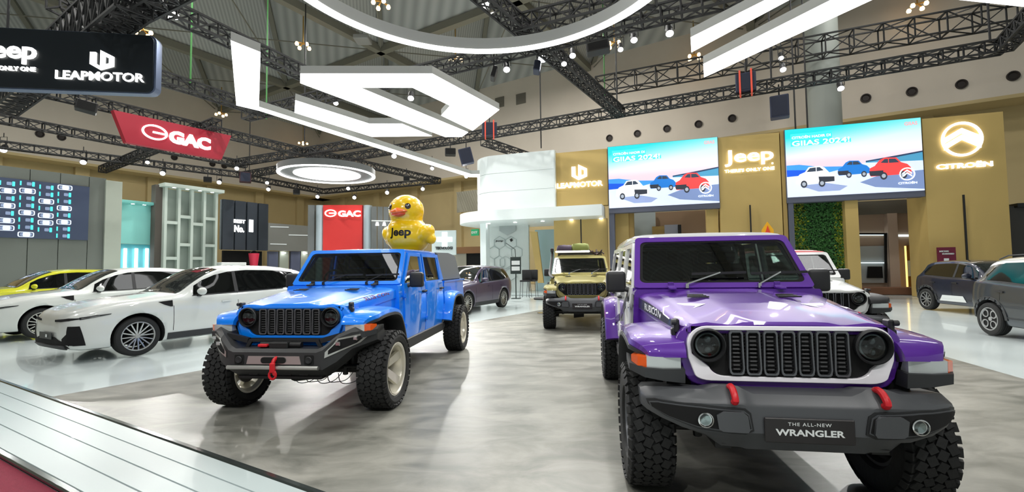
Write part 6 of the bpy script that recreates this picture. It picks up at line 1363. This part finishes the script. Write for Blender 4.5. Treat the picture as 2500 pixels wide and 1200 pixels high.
# BLUE pickup
BT, info = jeep('pickup_truck', 'bright blue boxy pickup truck with the yellow duck on its roof', (-2.31, 5.23), -1.6779, BLUE, BLUE, bumper='steel', body='pickup', roofm=BLUE, R=.42, track=.87, rearx=-3.488, Tyre=tyre_wide, Rim=rim_deep, plate=False)
mb = MB(); mb.loft([[(-2.96, -.77, .62), (-2.96, .77, .62), (-2.96, .785, .95), (-2.96, .77, 1.29), (-2.96, -.77, 1.29), (-2.96, -.785, .95)], [(-4.62, -.75, .66), (-4.62, .75, .66), (-4.62, .765, .95), (-4.62, .75, 1.29), (-4.62, -.75, 1.29), (-4.62, -.765, .95)]]); mb.box((-3.8, .745, 1.30), (1.66, .07, .03)); mb.box((-3.8, -.745, 1.30), (1.66, .07, .03)); mb.build('cargo_bed', BLUE, BT)
mb = MB(); mb.loft([[(-2.98, -.72, 1.31), (-2.98, .72, 1.31), (-2.90, .66, 1.82), (-2.90, -.66, 1.82)], [(-3.9, -.72, 1.31), (-3.9, .72, 1.31), (-3.80, .66, 1.84), (-3.80, -.66, 1.84)], [(-4.56, -.72, 1.31), (-4.56, .72, 1.31), (-4.30, .66, 1.80), (-4.30, -.66, 1.80)]])
bmesh.ops.bevel(mb.bm, geom=list(mb.bm.edges), offset=.02, segments=2, affect='EDGES'); mb.build('bed_canopy', mat('canopy_grey', (84,88,90), .7), BT)
mb = MB(); mb.box((-4.72, 0, .62), (.16, 1.6, .16), None, .03); mb.build('rear_bumper', BLACK, BT)
for s in (-1, 1): mb = MB(); mb.box((-4.63, s*.66, 1.02), (.05, .14, .24), None, .01); mb.build('tail_lamp', mat('tail_red', (150,20,24), .3, coat=1), BT)
tm = textmesh('RUBICON', .04, 2.2, .0, .001)
for v in tm.bm.verts: v.co = Vector((-v.co.x-.25, 0, v.co.z+1.215+v.co.x*.075))
cutgrid(tm.bm, [0], .06)
for v in tm.bm.verts: h_ = info['hood'].ray_cast(Vector((v.co.x, 3, v.co.z)), Vector((0, -1, 0)))[0]; v.co.y = (h_.y if h_ else .68)+.004
tm.build('bonnet_lettering', mat('dull_red', (170,50,70), .5), BT)
# OLIVE
OJ, _ = jeep('offroad_wagon', 'khaki olive boxy off-roader with roof rack of bags, seen head-on', (1.72, 11.3), math.radians(-97.5), OLIVE, OLIVE, roofm=OLIVE, Tyre=tyre_mud, Rim=rim_rubi, plate=True)
mb = MB()
for s in (-1, 1): mb.bar((-1.3, s*.60, 1.93), (-3.4, s*.60, 1.95), .03)
for k in range(6): mb.bar((-1.35-k*.4, -.60, 1.93), (-1.35-k*.4, .60, 1.93), .025); mb.bar((-1.35-k*.4, -.60, 1.93), (-1.35-k*.4, -.60, 1.84), .02); mb.bar((-1.35-k*.4, .60, 1.93), (-1.35-k*.4, .60, 1.84), .02)
rk = mb.build('roof_rack', BLACK, OJ)
mb = MB(); mb.box((-1.22, -.20, 1.955), (.10, .95, .055), None, .02, 0, 2); mb.build('light_bar', em('bar_white', (240,240,235), .9), rk)
W0 = OJ.matrix_world if False else Matrix.Translation((1.72, 11.3, 0)) @ Matrix.Rotation(math.radians(-97.5), 4, 'Z')
def onroof(name, label, x, y, z, d, m, cat):
    mb = MB(); bmesh.ops.create_cube(mb.bm, size=1); bmesh.ops.subdivide_edges(mb.bm, edges=mb.bm.edges, cuts=3, use_grid_fill=True)
    for v in mb.bm.verts:
        n = Vector(v.co); n = n.normalized()*.62 if n.length else n; v.co = v.co.lerp(n, .45); v.co = Vector((v.co.x*d[0], v.co.y*d[1], v.co.z*d[2])); v.co += Vector((math.sin(v.co.y*19+x), math.cos(v.co.x*17), math.sin(v.co.y*13+v.co.x*11)))*.015
    o = mb.build(name, m, None, 60); o.matrix_world = W0 @ Matrix.Translation((x, y, z+d[2]/2)); tag(o, label, cat)
onroof('duffel_bag', 'dark purple duffel bag on the olive car roof rack', -1.75, -.42, 1.95, (.6, .42, .20), mat('plum_fabric', (60,48,66), .8), 'bag')
onroof('duffel_bag', 'olive green duffel bag on the olive car roof rack', -1.75, .02, 1.95, (.6, .46, .24), mat('olive_fabric', (112,120,60), .8), 'bag')
mb = MB(); random.seed(9)
for k in range(9): a = random.uniform(0, 2*PI); mb.tube([(0, 0, 0), (.12*math.cos(a), .16*math.sin(a), random.uniform(.05, .16)), (.2*math.cos(a), .22*math.sin(a), random.uniform(.0, .2))], .018, 6)
o = mb.build('antler_bundle', mat('dark_wood', (60,40,44), .7)); o.matrix_world = W0 @ Matrix.Translation((-1.45, .48, 1.86)); tag(o, 'dark branching bundle lying at the right side of the olive car roof', 'branches')
mb = MB(); mb.tube(chaikin([(-.5, -.70, 1.25), (-.75, -.83, 1.32), (-.95, -.80, 1.5), (-1.2, -.76, 1.88), (-1.15, -.76, 1.98)], 2), .035, 8); mb.box((-1.12, -.76, 2.0), (.10, .09, .12), None, .02); mb.build('snorkel', BLACK, OJ)
# WHITE off-roader behind
WJ, _ = jeep('offroad_wagon', 'white boxy off-roader with pink soft roof, half hidden behind the purple car', (4.87, 7.37), math.radians(-104), WROOF, WROOF, roofm=mat('coral_roof', (232,140,140), .5), Tyre=tyre_mud, Rim=rim_rubi, plate=False, simple=True, flarem=BLACK)
WJ.scale = (1, 1, .965)
# crossovers at left
suv('crossover_car', 'white crossover with smooth nose nearest on the left, left of the blue pickup', (-7.70, 8.79), math.radians(-118), WCAR, rim=rim_multi, tyre=tyre_road, face=face_crossover, fvent=True)
suv('crossover_car', 'white crossover second in the left row, cut by the picture edge', (-11.9, 11.13), math.radians(-118), WCAR, rim=rim_multi, tyre=tyre_road, face=face_crossover, fvent=True)
suv('crossover_car', 'lime yellow crossover at the left edge behind the white ones', (-16.2, 13.6), math.radians(-118), YEL, rim=rim_multi, tyre=tyre_road, face=face_crossover)
a = math.radians(-115); P = Vector((-.38, 17.48, 0))+Vector((math.cos(a), math.sin(a), 0))*2.70-Vector((-math.sin(a), math.cos(a), 0))*.86
suv('compact_suv', 'aubergine grey SUV behind the tail of the blue pickup', (P.x, P.y), a, AUB, L=.956, H=.985, W=.99, rim=rim_multi, tyre=tyre_road, face=face_crossover)
a = math.radians(-98.8); P = Vector((13.54, 14.75, 0))+Vector((math.cos(a), math.sin(a), 0))*2.60+Vector((-math.sin(a), math.cos(a), 0))*.82
suv('hatchback_car', 'deep navy hatchback with pale sill panel before the gold wall', (P.x, P.y), a, NAV, kind='hatch', R=.34, rim=rim_blade, tyre=tyre_small, face=face_hatch, cladding=True, side_panel=[(-2.05,.34),(-1.05,.34),(-1.15,.52),(-1.92,.52)], glassm=TINT)
a = math.radians(-104); P = Vector((9.99, 9.46, 0))+Vector((math.cos(a), math.sin(a), 0))*2.65+Vector((-math.sin(a), math.cos(a), 0))*.84
suv('hatchback_car', 'graphite grey hatchback with white roof cut by the right edge', (P.x, P.y), a, GRA, kind='hatch', L=1.02, H=1.02, W=1.01, R=.34, rim=rim_petal, tyre=tyre_small, face=face_hatch, cladding=True, roofm=WROOF, rails=True)
# ================================================================== RUBBER DUCK on the pickup
DX = Matrix.Translation((-2.31, 5.23, 0)) @ Matrix.Rotation(-1.6779, 4, 'Z') @ Matrix.Translation((-3.28, 0, 1.825)) @ Matrix.Rotation(-.22, 4, 'Z')
mbd = MB()
def ell(c, r, M=None):
    g = bmesh.ops.create_uvsphere(mbd.bm, u_segments=28, v_segments=18, radius=1)
    for v in g['verts']:
        v.co = Vector((v.co.x*r[0], v.co.y*r[1], v.co.z*r[2]))
        if M: v.co = M @ v.co
        v.co += Vector(c)
ell((-.02, 0, .31), (.42, .42, .33)); ell((.03, 0, .42), (.36, .39, .28)); ell((.03, 0, .10), (.27, .30, .12)); ell((.06, 0, .80), (.31, .335, .30)); ell((.05, 0, .67), (.28, .31, .22)); ell((.05, 0, .53), (.29, .31, .10))
ell((-.40, 0, .42), (.18, .17, .12), rotm(0, .6, 0))
for s in (-1, 1): ell((-.02, s*.37, .36), (.25, .12, .19), rotm(s*-.45, .15, 0)); ell((-.08, s*.44, .27), (.14, .08, .11))
o = mbd.build('duck_tmp', WHITE); rm = o.modifiers.new('r', 'REMESH'); rm.mode = 'VOXEL'; rm.voxel_size = .018; sm = o.modifiers.new('s', 'SMOOTH'); sm.iterations = 6; sm.factor = .6
dg = bpy.context.evaluated_depsgraph_get(); dg.update(); me = bpy.data.meshes.new_from_object(o.evaluated_get(dg)); bpy.data.objects.remove(o)
for p in me.polygons: p.use_smooth = True
me.materials.clear(); me.materials.append(mat('glossy_duck_yellow', (246,198,6), .25, coat=.6))
dk = thing('inflatable_duck', 'big glossy yellow toy duck sitting on the blue pickup roof', 'duck'); dk.matrix_world = DX
b = bpy.data.objects.new('duck_body', me); COL.objects.link(b); b.parent = dk; me.name = 'duck_body'
db = bvh_of(b)
mb = MB(); g = bmesh.ops.create_uvsphere(mb.bm, u_segments=24, v_segments=14, radius=1)
for v in mb.bm.verts:
    x, y, z = v.co; v.co = Vector((.33+x*.13*(1-.35*abs(y)), y*.185, .735+z*.045+(.035*y*y if z < 0 else .05*(1-abs(y))*max(0, z)+.02*y*y)))
mb.build('beak', mat('duck_orange', (244,112,40), .3, coat=.4), dk, 60)
mb = MB(); g = bmesh.ops.create_uvsphere(mb.bm, u_segments=24, v_segments=12, radius=1)
for v in mb.bm.verts: x, y, z = v.co; v.co = Vector((.325+x*.11, y*.145, .695+z*.04+.02*y*y))
mb.build('lower_beak', mat('duck_orange_deep', (226,78,40), .3, coat=.4), dk, 60)
for s in (-1, 1):
    h_, n_, _, _ = db.ray_cast(Vector((2, s*.185, .85)), Vector((-1, 0, 0))); M = Matrix.Translation(h_) @ n_.to_track_quat('Z', 'Y').to_matrix().to_4x4()
    mb = MB(); mb.lathe([(0, .018), (.035, .016), (.052, .006), (.056, -.004)], 24, 'z', M); ey = mb.build('eye', mat('eye_brown', (44,26,24), .1, coat=1), dk)
    mb = MB(); mb.lathe([(0, .022), (.010, .021), (.012, .014)], 12, 'z', M @ Matrix.Translation((.012, .018, 0))); mb.build('eye_highlight', WHITE, ey)
tm = textmesh('Jeep', .20, 1.12, .03, .001); cutgrid(tm.bm, [0, 2], .03)
for v in tm.bm.verts:
    y0 = v.co.x*.95+.075; z0 = v.co.z+.36; sd = 1 if v.co.y > 0 else -1
    h_ = db.ray_cast(Vector((2, y0-.02, z0)), Vector((-1, 0, 0)))[0]
    v.co = Vector(((h_.x if h_ else .4)+.004, y0-.02, z0))
tm.build('duck_lettering', mat('ink_black', (20,18,22), .4), dk)
